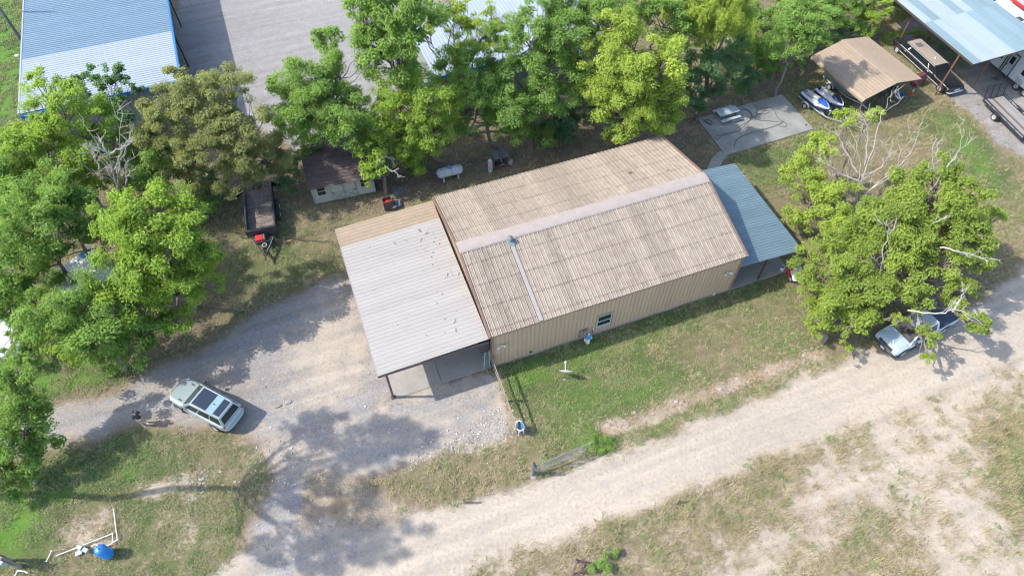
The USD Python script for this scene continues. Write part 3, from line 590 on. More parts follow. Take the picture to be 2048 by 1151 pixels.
# twigs and leaves dropped on the white roof
rng = np.random.default_rng(4)
tw = []
for i in range(46):
    u, v = rng.uniform(-7, -0.5), rng.uniform(0.6, 10.3)
    if rng.random() < 0.55: u = rng.uniform(-3.2, -0.6)
    a = rng.normal(0.9, 0.6); l = rng.choice([0.05, 0.08, 0.16, 0.34], p=[.45, .3, .18, .07]); z = CZ0 + (u - CU0) * math.tan(sl) + 0.045
    tw.append(bar((u, v, z), (u + l * math.cos(a), v + l * math.sin(a), z + l * math.cos(a) * math.tan(sl)), 0.022, 0.012))
tw = mv(cat(*tw), A0, PSI)
single('twigs', 'twigs and leaf bits scattered on the white carport roof', 'twigs', tw, MT['rope'], kind='stuff')
# dark covered thing hung on the gable wall, and the green step ladder under it
hb = thing('hanging_cover', 'black covered box hung on the wall under the carport', 'cover', B(-0.45, 0.55, 0), PSI)
part(hb, 'cover', hull([(-.38, -.3, 3.1), (.32, -.3, 3.1), (-.38, .35, 3.1), (.32, .35, 3.1), (-.42, -.34, 2.9), (.34, -.34, 2.9), (.34, .38, 2.9), (-.42, .38, 2.9), (-.1, -.28, 1.45), (.3, -.28, 1.45), (-.1, .25, 1.45), (.3, .25, 1.45), (-.35, -.32, 2.1), (.34, .36, 2.1)]), MT['tarp'])
part(hb, 'bracket', cat(bar((-.3, -.2, 3.1), (-.3, -.2, 3.42), .05), bar((.25, -.2, 3.1), (.25, -.2, 3.42), .05)), MT['cream'])
ld = thing('step_ladder', 'pale green step ladder leaning on the wall below the black cover', 'ladder', B(-0.42, 0.12, 0.05), PSI)
for s in (-.2, .2): part(ld, 'rail', bar((s, 0, 0), (s * .7 + .12, .12, 1.75), 0.05, 0.03), MT['green_pipe'])
for k in range(6): part(ld, 'rung', bar((-.19 + .11 * k / 6, .01 + .02 * k, .25 + .27 * k), (.19 + .05 * k / 6, .01 + .02 * k, .25 + .27 * k), 0.05, 0.025), MT['green_pipe'])

# ================================================================ THE PORCH (east end)
po = thing('side_porch', 'open side porch with blue-grey corrugated roof at the east gable', 'porch', A0, PSI)
PU0, PU1, PZ0, PZ1 = BL + 0.02, 23.42, 2.95, 2.55
n = 10; w_ = 9.25 / n; ps = (PZ1 - PZ0) / (PU1 - PU0)
for k in range(n):
    s = sheet(ribs(0, w_, 4, 0.03, 0.09, 0.035), PU0, PU1, 0.004)
    x = s[0][:, 1]; v = np.column_stack([x, -0.14 + k * w_ + s[0][:, 0], PZ0 + (x - PU0) * ps + s[0][:, 2]])
    part(po, 'roof_panel', (v, s[1][:, ::-1]), MT['galv_blue'])
part(po, 'beam', bar((PU0, -0.02, PZ0 - .12), (PU1 - .05, -0.02, PZ1 - .10), 0.06, 0.15), MT['wood'])
part(po, 'beam', box(PU1 - .16, PU1 - .08, 0.02, 9.0, PZ1 - .20, PZ1 - .02), MT['dark'])
for u, v in ((20.75, 0.0), (23.28, 0.0), (23.28, 4.5), (23.28, 8.9)):
    part(po, 'post', box(u - .06, u + .06, v, v + .12, 0.05, PZ0 + (u - PU0) * ps - .21), MT['dark'])
for v in (2.2, 4.5, 6.8):
    part(po, 'rafter', bar((PU0, v, PZ0 - .06), (PU1 - .1, v, PZ1 - .06), 0.05, 0.1), MT['wood'])
o = single('porch_slab', None, None, mv(box(BL + .07, 23.35, -0.08, 9.0, -.1, 0.05), A0, PSI), MT['concrete']); tag(o.GetPrim(), kind='structure')

# ================================================================ PATIO AND WALK
pc = [G(1394, 238), G(1563, 190), G(1627, 259), G(1451, 312)]
o = single('patio', None, None, slab([p[:2] for p in pc], -0.05, 0.08), MT['patio']); tag(o.GetPrim(), kind='structure')
wk = [(1440, 303), (1424, 316), (1416, 332), (1410, 350), (1434, 352), (1439, 335), (1446, 322), (1456, 311)]
o = single('walkway', None, None, slab([G(*p)[:2] for p in wk], -0.05, 0.072), MT['patio']); tag(o.GetPrim(), kind='structure')

# ================================================================ THE SHED
s0, s1 = G(632, 409), G(752, 384)
SW = float(np.linalg.norm(s1 - s0)); sa = math.atan2(*(s1 - s0)[1::-1])
sh = thing('garden_shed', 'small cream shed with dark brown shingle roof and X-braced double doors', 'shed', s0, sa)
SD, SE, SR = 4.4, 1.95, 2.75
part(sh, 'wall', box(0, SW, 0, .06, 0.08, SE), MT['cream'])
part(sh, 'wall', box(0, SW, SD - .06, SD, 0.08, SE), MT['cream'])
for x in (0, SW - .06):
    g = [(x, .06, .08), (x + .06, .06, .08), (x, SD - .06, .08), (x + .06, SD - .06, .08), (x, .06, SE), (x + .06, .06, SE), (x, SD - .06, SE), (x + .06, SD - .06, SE), (x, SD / 2, SR - .08), (x + .06, SD / 2, SR - .08)]
    part(sh, 'gable_wall', hull(g), MT['cream'])
part(sh, 'floor', box(-.02, SW + .02, -.02, SD + .02, 0, .075), MT['fence_wood'])
spt = math.atan2(SR - SE, SD / 2); sl_ = (SD / 2 + .22) / math.cos(spt); nr = 9
for back in (False, True):
    for k in range(nr):                             # overlapping courses of shingles
        y0, y1 = k * sl_ / nr, (k + 1) * sl_ / nr + .03
        m = box(-.18, SW + .18, y0, y1, .02, .05)
        v = m[0].copy(); y, z = v[:, 1].copy(), v[:, 2] - (v[:, 1] - y0) * .10
        v[:, 1] = -.22 + y * math.cos(spt) - z * math.sin(spt); v[:, 2] = SE - .07 + y * math.sin(spt) + z * math.cos(spt)
        f = m[1]
        if back: v[:, 1] = SD - v[:, 1]; f = f[:, ::-1]
        part(sh, 'shingle_course', (v, f), MT['shingle'])
part(sh, 'corner_board', box(-.03, .12, -.03, -.002, .08, SE - .05), MT['sage'])
part(sh, 'corner_board', box(SW - .12, SW + .03, -.03, -.002, .08, SE - .05), MT['sage'])
for i in range(2):
    x = SW / 2 - 1.0 + i * 1.0
    d = part(sh, 'door', box(x + .01, x + .99, -.035, -.004, .1, SE - .10), MT['cream'])
    part(d, 'brace', cat(bar((x + .06, -.045, .15), (x + .94, -.045, .9), .06, .02), bar((x + .94, -.049, .15), (x + .06, -.049, .9), .06, .02), box(x + .02, x + .98, -.052, -.036, .90, .97)), MT['sage'])
    part(d, 'stile', cat(box(x + .01, x + .10, -.056, -.037, .1, SE - .1), box(x + .90, x + .99, -.056, -.037, .1, SE - .1)), MT['sage'])
    part(d, 'hinge', cat(box(x + (.0 if i == 0 else .72), x + (.28 if i == 0 else 1.0), -.066, -.057, .93, .97)), MT['black'])
for x in (.42, SW - 1.02):
    w = part(sh, 'window', box(x, x + .6, -.025, -.004, .95, SE - .18), MT['glass'])
    part(w, 'frame', cat(box(x - .08, x, -.05, -.003, .87, SE - .1), box(x + .6, x + .68, -.05, -.003, .87, SE - .1), box(x, x + .6, -.048, -.003, .87, .95), box(x, x + .6, -.048, -.003, SE - .18, SE - .1), box(x, x + .6, -.04, -.026, 1.33, 1.37)), MT['cream'])

# picket fence behind the shed
f0, f1 = G(612, 311), G(706, 288)
fl = float(np.linalg.norm(f1 - f0)); fa = math.atan2(*(f1 - f0)[1::-1])
fe = thing('wood_fence', 'short run of weathered dark picket fence behind the shed', 'fence', f0, fa)
npk = 24
for k in range(npk):
    x = k * fl / npk; h = 1.75 + .06 * math.sin(k * 2.3)
    part(fe, 'picket', hull([(x, 0, .03), (x + .11, 0, .03), (x, .02, .03), (x + .11, .02, .03), (x, 0, h - .05), (x + .11, 0, h - .05), (x, .02, h - .05), (x + .11, .02, h - .05), (x + .055, 0, h), (x + .055, .02, h)]), MT['fence_wood'])
for z in (.4, 1.3): part(fe, 'rail', box(0, fl, .022, .06, z, z + .08), MT['fence_wood'])
for x in (0, fl / 2, fl - .09): part(fe, 'post', box(x, x + .09, .062, .15, 0, 1.7), MT['fence_wood'])

# ================================================================ THE BLUE-TRIMMED BUILDING (north west)
bb0, bb1, bb2 = G(42, 232, 4.3), G(359, 161, 4.3), G(346, 0, 4.3)
ba = math.atan2(*(bb1 - bb0)[1::-1]); bw = float(np.linalg.norm((bb1 - bb0)[:2])); bl = 22.0
bb = thing('blue_trim_building', 'large metal building with pale blue ribbed roof and bright blue trim', 'building', (bb0[0], bb0[1], 0), ba)
n = 24; w_ = bl / n
for k in range(n):
    s = sheet(ribs(0, w_, 3, 0.035, 0.10, 0.04), 0, bw, 0.004)
    x = s[0][:, 1]; zz = 4.28 + 0.9 * 0 + s[0][:, 2] + 0.045 * x * 0 + 0.02 * (bw - x)
    v = np.column_stack([x, k * w_ + s[0][:, 0], zz])
    part(bb, 'roof_panel', (v, s[1][:, ::-1]), MT['pale_roof'] if k < 8 else MT['blue_roof'], label='paler roof sheet' if k < 8 else None)
part(bb, 'trim', box(-.02, bw + .10, -.14, -.005, 4.06, 4.40), MT['blue_trim'])
part(bb, 'trim', box(bw + .005, bw + .16, 0, bl, 4.06, 4.36), MT['blue_trim'])
part(bb, 'trim', box(-.12, -.005, 0, bl, 4.3, 4.56), MT['pale_roof'])
nw = 13
for k in range(nw):
    s = sheet(ribs(0, bw / nw, 2, 0.03, 0.09, 0.04), 0, 4.0, 0.004)
    part(bb, 'wall_panel', (np.column_stack([k * bw / nw + s[0][:, 0], -s[0][:, 2], 0.05 + s[0][:, 1]]), s[1]), MT['grey_wall'])
for v in (1.2, 8.0, 14.8):
    part(bb, 'post', box(bw - .10, bw + .02, v, v + .12, 0.0, 4.05), MT['black'])
part(bb, 'side_wall', box(0.02, .06, 0.1, bl, .05, 4.2), MT['grey_wall'])

# ================================================================ THE WHITE-ROOFED BUILDING BEHIND THE TREES
q0, q1 = G(870, 156, 4.2), G(1090, 97, 4.2)
qa = math.atan2(*(q1 - q0)[1::-1]); qw = float(np.linalg.norm((q1 - q0)[:2])) + 6
wb = thing('white_roof_building', 'white-roofed metal building with blue eave glimpsed behind the trees', 'building', (q0[0], q0[1], 0), qa)
n = 16
for k in range(n):
    s = sheet(ribs(0, qw / n, 3, 0.035, 0.10, 0.04), 0, 9.0, 0.004)
    part(wb, 'roof_panel', (np.column_stack([k * qw / n + s[0][:, 0], s[0][:, 1], 4.2 + .06 * s[0][:, 1] + s[0][:, 2]]), s[1]), MT['pale_roof'])
part(wb, 'trim', box(-.05, qw + .05, -.16, -.005, 3.98, 4.30), MT['blue_trim'])
part(wb, 'wall', box(.05, qw - .05, 0.0, .1, 0, 3.97), MT['grey_wall'])
part(wb, 'wall', box(0.05, .15, .12, 8.8, 0, 4.1), MT['grey_wall'])

# ================================================================ THE TAN CARPORT (north east)
k0, k1, k2, k3 = (G(1641, 113, 2.4), G(1757, 74, 2.4), G(1853, 161, 2.4), G(1726, 203, 2.4))
ka = math.atan2(*(k1 - k0)[1::-1]); kw, kl = 6.75, 6.75
mid = (k3[0], k3[1], 0)
tc = thing('tan_carport', 'freestanding tan metal carport with rounded eaves over a grey boat', 'carport', mid, ka)
prof = []
for t in np.linspace(0, 1, 5): prof.append((0.0 + .28 * (1 - math.cos(t * math.pi / 2)), 2.22 + .34 * math.sin(t * math.pi / 2)))
L1 = prof[-1]
prof = prof + [(kw / 2, 3.2)] + [(kw - x, z) for x, z in prof[::-1]]
cum = np.concatenate([[0], np.cumsum(np.hypot(*np.diff(np.array(prof), axis=0).T))])
n = 8; P = np.array(prof)
def at_arc(s_): return np.array([np.interp(s_, cum, P[:, 0]), np.interp(s_, cum, P[:, 1])])
for k in range(n):
    pts = []
    a, b = cum[-1] * k / n, cum[-1] * (k + 1) / n
    for i, t in enumerate(np.linspace(0, 1, 19)):
        s_ = a + (b - a) * t; q = at_arc(s_); d = at_arc(min(s_ + .02, cum[-1])) - at_arc(max(s_ - .02, 0)); d /= np.linalg.norm(d)
        pts.append(q + np.array([-d[1], d[0]]) * (0.025 if i % 6 == 3 else 0))
    part(tc, 'roof_panel', (lambda s: (s[0], s[1]))(sheet(pts, 0, kl, .004)), MT['tan_roof'])
for y in (0.04, 2.25, 4.45, 6.65):
    for x in (.12, kw - .12):
        part(tc, 'post', box(x - .03, x + .03, y - .03, y + .03, .05, 2.2), MT['charcoal'])
    part(tc, 'rafter', tube([(x, y, z - .06) for x, z in prof], .03, 4), MT['charcoal'])
for x in (.12, kw - .12): part(tc, 'base_rail', box(x - .03, x + .03, 0, kl, 0, .05), MT['charcoal'])
part(tc, 'brace', cat(bar((kw - .12, .04, 1.7), (kw - .75, .04, 2.5), .05), bar((.12, .04, 1.7), (.75, .04, 2.5), .05)), MT['charcoal'])

# ================================================================ THE BIG GALVANISED SHELTER (north east corner)
g0, g1, g2 = G(1948, 127, 4.5), G(2048, 100, 4.5), G(1812, 15, 4.5)
ga = math.atan2(*(g1 - g0)[1::-1]); gl = float(np.linalg.norm((g2 - g0)[:2])) + 9
gs = thing('galvanised_shelter', 'large flat galvanised sheet roof on poles over a white camper', 'shelter', (g0[0], g0[1], 0), ga)
n = 9; gwid = 8.1; rg = np.random.default_rng(8)
for k in range(n):
    for j, (y0, y1) in enumerate(((0, 6.3), (6.22, 13.0), (12.9, gl))):
        s = sheet(ribs(0, gwid / n, 5, 0.02, 0.10, 0.03), y0, y1, .003)
        new = (j == 0 and 1 <= k <= 4) or (j == 1 and k in (0, 2, 3, 5))
        v = s[0].copy(); v[:, 0] += k * gwid / n; v[:, 2] += 4.42 + .012 * j + 0.02 * v[:, 0]
        part(gs, 'roof_sheet', (v, s[1]), MT['galv_new'] if new else MT['galv'], label='bright new roof sheet' if new else None)
part(gs, 'beam', box(0.02, gwid, .1, .2, 4.2, 4.40), MT['dark'])
part(gs, 'beam', box(.05, .15, .25, gl, 4.2, 4.40), MT['dark'])
pb = G(1985, 157); r_ = np.array([math.cos(ga), math.sin(ga)])
for x, y in ((3.9, 1.2), (3.9, 8.0), (7.8, 1.2)):
    part(gs, 'post', cyl((x, y, 0), (x, y, 4.2), .07), MT['rust'])

# ================================================================ VEHICLES
def wheel(t, c, r=.36, w=.24, ax='y', rimr=None, name='wheel'):
    """A tyre with a rim in it; the axle runs along y (or x)."""
    prof = [(r * .62, -w / 2), (r * .92, -w / 2), (r, -w * .3), (r, w * .3), (r * .92, w / 2), (r * .62, w / 2)]
    rx = math.pi / 2 if ax == 'y' else 0; ry = math.pi / 2 if ax == 'x' else 0
    p = part(t, name, mv(lathe(prof, 20), c, rx=rx, ry=ry), MT['rubber'], smooth=40)
    part(p, 'rim', mv(lathe([(0, -w * .44), (r * .25, -w * .46), (r * .58, -w * .38), (r * .64, -w * .5), (r * .64, w * .5), (r * .58, w * .38), (r * .25, w * .46), (0, w * .44)], 16), c, rx=rx, ry=ry), MT['rim'], smooth=30)
def bil(q, u, v): return (1 - v) * ((1 - u) * q[0] + u * q[1]) + v * ((1 - u) * q[3] + u * q[2])
def pane(q, u0, u1, v0, v1, out=.012, th=.012):
    """A pane on a facet of the cabin (q: its corners, counter-clockwise seen from outside), standing out by th."""
    q = [np.asarray(p, float) for p in q]
    n = np.cross(q[1] - q[0], q[3] - q[0]); n /= np.linalg.norm(n)
    c = [bil(q, u0, v0), bil(q, u1, v0), bil(q, u1, v1), bil(q, u0, v1)]
    return hex8([p + n * (out - th) for p in c], [p + n * out for p in c])
def body_loft(st, n=28, e=5.0):
    """st: (x, half width, bottom, top, roundness)"""
    secs = []
    for x, hw, zb, zt in st:
        r = sell(hw, (zt - zb) / 2, n, e)
        secs.append(np.column_stack([np.full(n, x), r[:, 0], (zb + zt) / 2 + r[:, 1]]))
    return loft(secs)
def cabin(base, top):
    """Corner points (front right, front left, rear left, rear right) of the glasshouse at the belt and at the roof."""
    b, t = [np.array(p, float) for p in base], [np.array(p, float) for p in top]
    return dict(front=[b[0], b[1], t[1], t[0]], left=[b[1], b[2], t[2], t[1]], rear=[b[2], b[3], t[3], t[2]], right=[b[3], b[0], t[0], t[3]], hull=hull(b + t + [p * [1, 1, 1] + [-.06 if p[0] > 0 else .06, -.05 if p[1] > 0 else .05, .035] for p in t]))

# ---- the SUV
c0 = (G(343, 797, .8) + G(372, 758, .8)) / 2; c1 = (G(478, 815, .8) + G(450, 853, .8)) / 2
hd = math.atan2(*(c0 - c1)[1::-1]); cc = (c0 + c1) / 2
t = thing('parked_suv', 'pale silver-green SUV with large glass sunroof parked on the gravel drive', 'car', (cc[0], cc[1], 0.0), hd)
part(t, 'body', body_loft([(-2.46, .50, .60, .92), (-2.42, .70, .50, 1.0), (-2.32, .86, .42, 1.05), (-2.1, .95, .34, 1.08), (-1.4, .99, .28, 1.11), (0, .99, .27, 1.10), (.9, .985, .28, 1.10), (1.25, .975, .29, 1.08), (1.8, .94, .32, 1.04), (2.12, .87, .36, .98), (2.32, .74, .42, .92), (2.42, .56, .48, .86), (2.46, .40, .54, .80)], e=4.2), MT['suv'], smooth=50)
part(t, 'hood', body_loft([(1.0, .80, 1.04, 1.115), (1.3, .82, 1.02, 1.10), (1.8, .78, .98, 1.065), (2.15, .70, .92, 1.01), (2.27, .62, .90, .97)], e=7), MT['suv'], smooth=50)
q = cabin([(1.05, -.90, 1.06), (1.05, .90, 1.06), (-2.34, .84, 1.06), (-2.34, -.84, 1.06)], [(.28, -.73, 1.72), (.28, .73, 1.72), (-2.12, .66, 1.72), (-2.12, -.66, 1.72)])
cb_ = part(t, 'cabin', q['hull'], MT['suv'])
part(t, 'windshield', pane(q['front'], .07, .93, .06, .93), MT['glass'])
part(t, 'rear_window', pane(q['rear'], .08, .92, .12, .85), MT['glass'])
for s in ('left', 'right'):
    for a, b in ((.06, .34), (.37, .66), (.69, .95)):
        part(t, 'side_window', pane(q[s], a if s == 'left' else 1 - b, b if s == 'left' else 1 - a, .12, .90), MT['glass'])
zr = 1.755
part(t, 'sunroof', box(-.98, .14, -.60, .60, zr, zr + .012, .004), MT['glass_blue'])
part(t, 'roof_blind', box(-1.52, -1.0, -.60, .60, zr + .001, zr + .014, .004), MT['shade_blue'])
part(t, 'rear_roof_glass', box(-2.02, -1.54, -.56, .56, zr, zr + .012, .004), MT['glass_blue'])
part(t, 'antenna_fin', hull([(-1.1, -.03, zr + .014), (-1.1, .03, zr + .014), (-1.28, -.03, zr + .014), (-1.28, .03, zr + .014), (-1.27, 0, zr + .07)]), MT['black'])
for s in (-1, 1):
    part(t, 'roof_rail', cat(box(-1.95, .2, s * .655 - .02, s * .655 + .02, zr - .005, zr + .03, .008)), MT['suv'])
    part(t, 'mirror', hull([(.75, s * .97, 1.08), (.92, s * .97, 1.08), (.78, s * 1.16, 1.06), (.92, s * 1.14, 1.06), (.75, s * .97, 1.22), (.9, s * .97, 1.22), (.78, s * 1.16, 1.22), (.9, s * 1.14, 1.22)]), MT['black'])
    part(t, 'headlight', hull([(1.98, s * .86, .80), (2.34, s * .66, .76), (2.02, s * .90, .93), (2.33, s * .64, .89), (1.98, s * .74, .985), (2.40, s * .5, .82)]), MT['lens'])
    part(t, 'taillight', cb((-2.32, s * .80, .92), (.10, .14, .22), .03), MT['red_light'])
    part(t, 'fender_vent', box(.98, 1.16, s * .962 - .02, s * .962 + .02, .84, .92), MT['black'])
    part(t, 'hood_vent', box(1.22, 1.52, s * .60 - .05, s * .60 + .05, 1.085, 1.105), MT['black'])
    for k in (-.1, -1.0): part(t, 'door_handle', cb((k, s * .995, .93), (.22, .03, .04), .01), MT['suv'])
    for x in (1.48, -1.45):
        part(t, 'wheel_arch', mv(lathe([(.30, -.02), (.44, -.02), (.44, .02), (.30, .02)], 20), (x, s * .975, .42), rx=math.pi / 2), MT['black'])
        wheel(t, (x, s * .90, .38), .38, .25)
part(t, 'grille', cb((2.44, 0, .78), (.06, .76, .14), .02), MT['black'])
part(t, 'front_bumper', body_loft([(2.22, .84, .36, .62), (2.42, .62, .38, .60), (2.51, .42, .40, .56)], e=4), MT['suv'], smooth=50)
part(t, 'rear_bumper', body_loft([(-2.53, .50, .46, .64), (-2.46, .72, .42, .68), (-2.25, .90, .38, .70)], e=4), MT['suv'], smooth=50)
part(t, 'wiper', cat(bar((1.0, -.5, 1.115), (.72, .05, 1.34), .02), bar((1.0, .2, 1.115), (.72, .7, 1.34), .02)), MT['black'])
part(t, 'underbody', box(-2.2, 2.2, -.75, .75, .18, .34), MT['black'])

# ---- the limousine
c1 = (G(1787, 85, .8) + G(1822, 70, .8)) / 2; c0 = (G(1932, 165, .8) + G(1893, 183, .8)) / 2
hd = math.atan2(*(c0 - c1)[1::-1]); cc = (c0 + c1) / 2
t = thing('limousine', 'black stretch limousine with tan vinyl roof beside the tan carport', 'limousine', (cc[0], cc[1], 0), hd)
part(t, 'body', body_loft([(-4.05, .70, .42, .80), (-4.0, .88, .32, .90), (-3.6, .96, .28, .95), (-2.6, .97, .24, .97), (1.0, .97, .24, .96), (2.4, .97, .25, .96), (3.4, .94, .28, .92), (3.9, .88, .32, .84), (4.02, .76, .40, .76)], e=5), MT['limo'], smooth=50)
q = cabin([(2.05, -.88, .93), (2.05, .88, .93), (-3.0, .88, .93), (-3.0, -.88, .93)], [(1.35, -.74, 1.42), (1.35, .74, 1.42), (-2.6, .74, 1.42), (-2.6, -.74, 1.42)])
part(t, 'cabin', q['hull'], MT['limo'])
part(t, 'vinyl_roof', box(-2.56, 1.28, -.68, .68, 1.452, 1.468, .005), MT['vinyl'])
part(t, 'sunroof', box(-2.05, -1.45, -.32, .32, 1.470, 1.478), MT['charcoal'])
part(t, 'roof_antenna', hull([(.55, -.02, 1.468), (.55, .02, 1.468), (.35, -.02, 1.468), (.35, .02, 1.468), (.33, 0, 1.62), (.38, 0, 1.62)]), MT['white'])
part(t, 'windshield', pane(q['front'], .05, .95, .04, .95), MT['glass'])
part(t, 'rear_window', pane(q['rear'], .1, .9, .1, .9), MT['glass'])
for s in ('left', 'right'):
    for a, b in ((.03, .18), (.24, .76), (.82, .97)):
        part(t, 'side_window', pane(q[s], a if s == 'left' else 1 - b, b if s == 'left' else 1 - a, .10, .88), MT['glass'])
    for a in (.195, .785): part(t, 'opera_lamp', pane(q[s], (a if s == 'left' else 1 - a - .03), (a + .03 if s == 'left' else 1 - a), .2, .72, .02, .02), MT['white'])
for s in (-1, 1):
    part(t, 'chrome_strip', box(-2.95, 2.0, s * .93 - .02, s * .93 + .02, .925, .965), MT['chrome'])
    part(t, 'side_molding', box(-3.3, 3.2, s * .965 - .012, s * .965 + .012, .40, .47), MT['chrome'])
    part(t, 'roof_molding', bar((-2.5, s * .75, 1.43), (1.35, s * .75, 1.43), .035), MT['chrome'])
    part(t, 'headlight', hull([(3.98, s * .80, .62), (3.98, s * .52, .60), (3.80, s * .90, .66), (3.9, s * .80, .76), (3.98, s * .5, .72), (3.75, s * .9, .74)]), MT['lens'])
    part(t, 'mirror', cb((1.75, s * 1.02, .99), (.16, .2, .13), .03), MT['limo'])
    part(t, 'taillight', cb((-4.0, s * .66, .70), (.06, .3, .16), .02), MT['red_light'])
    for x in (3.05, -3.0):
        part(t, 'wheel_arch', mv(lathe([(.26, -.02), (.40, -.02), (.40, .02), (.26, .02)], 18), (x, s * .955, .36), rx=math.pi / 2), MT['black'])
        wheel(t, (x, s * .88, .33), .33, .22)
part(t, 'front_bumper', body_loft([(3.85, .93, .34, .52), (4.06, .80, .36, .50), (4.12, .62, .38, .48)], e=5), MT['chrome'], smooth=50)
part(t, 'grille', cb((4.0, 0, .64), (.06, .62, .18), .02), MT['chrome'])
part(t, 'door_handle', cat(*[cb((x, s * .975, .80), (.2, .03, .05), .01) for x in (1.1, -2.1) for s in (-1, 1)]), MT['chrome'])
part(t, 'rear_bumper', body_loft([(-4.12, .66, .36, .52), (-4.06, .82, .34, .54), (-3.9, .93, .34, .54)], e=5), MT['chrome'], smooth=50)

# ---- the pickup
c0 = (G(1750, 670, .9) + G(1795, 705, .9)) / 2; c1 = (G(1905, 640, .9) + G(1880, 600, .9)) / 2
hd = math.atan2(*(c0 - c1)[1::-1]); cc = (c0 + c1) / 2
t = thing('pickup_truck', 'white crew-cab pickup with dark bed cover under the big leafy tree', 'pickup truck', (cc[0], cc[1], 0), hd)
part(t, 'body', body_loft([(-1.0, .98, .42, 1.12), (0, 1.0, .42, 1.14), (1.3, 1.0, .42, 1.14), (1.7, .99, .44, 1.16), (2.5, .98, .46, 1.12), (2.82, .94, .50, 1.05), (2.92, .84, .56, .98)], e=6), MT['truck'], smooth=50)
part(t, 'bed', cat(box(-2.95, -.98, -.99, -.88, .50, 1.16, .02), box(-2.95, -.98, .88, .99, .50, 1.16, .02), box(-2.95, -2.84, -.87, .87, .50, 1.16, .02), box(-2.84, -.98, -.87, .87, .55, .62)), MT['truck'])
part(t, 'bed_cover', box(-2.92, -1.02, -.96, .96, 1.165, 1.19, .008), MT['tonneau'])
part(t, 'hood', body_loft([(1.55, .80, 1.08, 1.20), (2.0, .80, 1.07, 1.20), (2.5, .74, 1.03, 1.16), (2.72, .62, 1.0, 1.09)], e=6), MT['truck'], smooth=50)
q = cabin([(1.75, -.92, 1.12), (1.75, .92, 1.12), (-1.0, .92, 1.12), (-1.0, -.92, 1.12)], [(.85, -.68, 1.84), (.85, .68, 1.84), (-.80, .68, 1.84), (-.80, -.68, 1.84)])
part(t, 'cabin', q['hull'], MT['truck'])
part(t, 'windshield', pane(q['front'], .06, .94, .05, .93), MT['glass'])
part(t, 'rear_window', pane(q['rear'], .1, .9, .3, .88), MT['glass'])
for s in ('left', 'right'):
    for a, b in ((.08, .48), (.52, .90)):
        part(t, 'side_window', pane(q[s], a if s == 'left' else 1 - b, b if s == 'left' else 1 - a, .12, .88), MT['glass'])
for s in (-1, 1):
    part(t, 'headlight', hull([(2.6, s * .95, .85), (2.90, s * .68, .85), (2.6, s * .95, 1.02), (2.86, s * .66, 1.03), (2.70, s * .72, 1.07)]), MT['lens'])
    part(t, 'mirror', hull([(1.3, s * .98, 1.15), (1.45, s * .98, 1.15), (1.3, s * 1.24, 1.13), (1.42, s * 1.22, 1.13), (1.3, s * .98, 1.36), (1.42, s * .98, 1.36), (1.3, s * 1.24, 1.38), (1.4, s * 1.22, 1.38)]), MT['black'])
    part(t, 'running_board', box(-.9, 1.4, s * 1.0 - .10, s * 1.0 + .06, .36, .42), MT['black'])
    part(t, 'taillight', cb((-2.93, s * .93, .92), (.06, .12, .36), .01), MT['red_light'])
    for x in (2.05, -1.9):
        part(t, 'wheel_arch', mv(lathe([(.34, -.02), (.50, -.02), (.50, .02), (.34, .02)], 20), (x, s * .985, .46), rx=math.pi / 2), MT['black'])
        wheel(t, (x, s * .90, .41), .41, .27)
part(t, 'grille', cb((2.90, 0, .88), (.08, 1.15, .30), .03), MT['black'])
part(t, 'front_bumper', body_loft([(2.75, .98, .46, .72), (2.98, .86, .48, .70), (3.04, .7, .50, .66)], e=5), MT['black'], smooth=50)
part(t, 'number_plate', cb((3.05, 0, .60), (.02, .32, .16), .004), MT['white'])
part(t, 'door_handle', cat(*[cb((x, s * 1.005, 1.0), (.2, .03, .05), .01) for x in (.1, -.8) for s in (-1, 1)]), MT['black'])
part(t, 'rear_bumper', box(-3.08, -2.96, -.9, .9, .50, .66, .02), MT['chrome'])
part(t, 'side_decal', cat(*[box(-.9, .3, s * 1.0 - .004, s * 1.0 + .012, .62, .80) for s in (-1, 1)]), MT['bin_blue'])

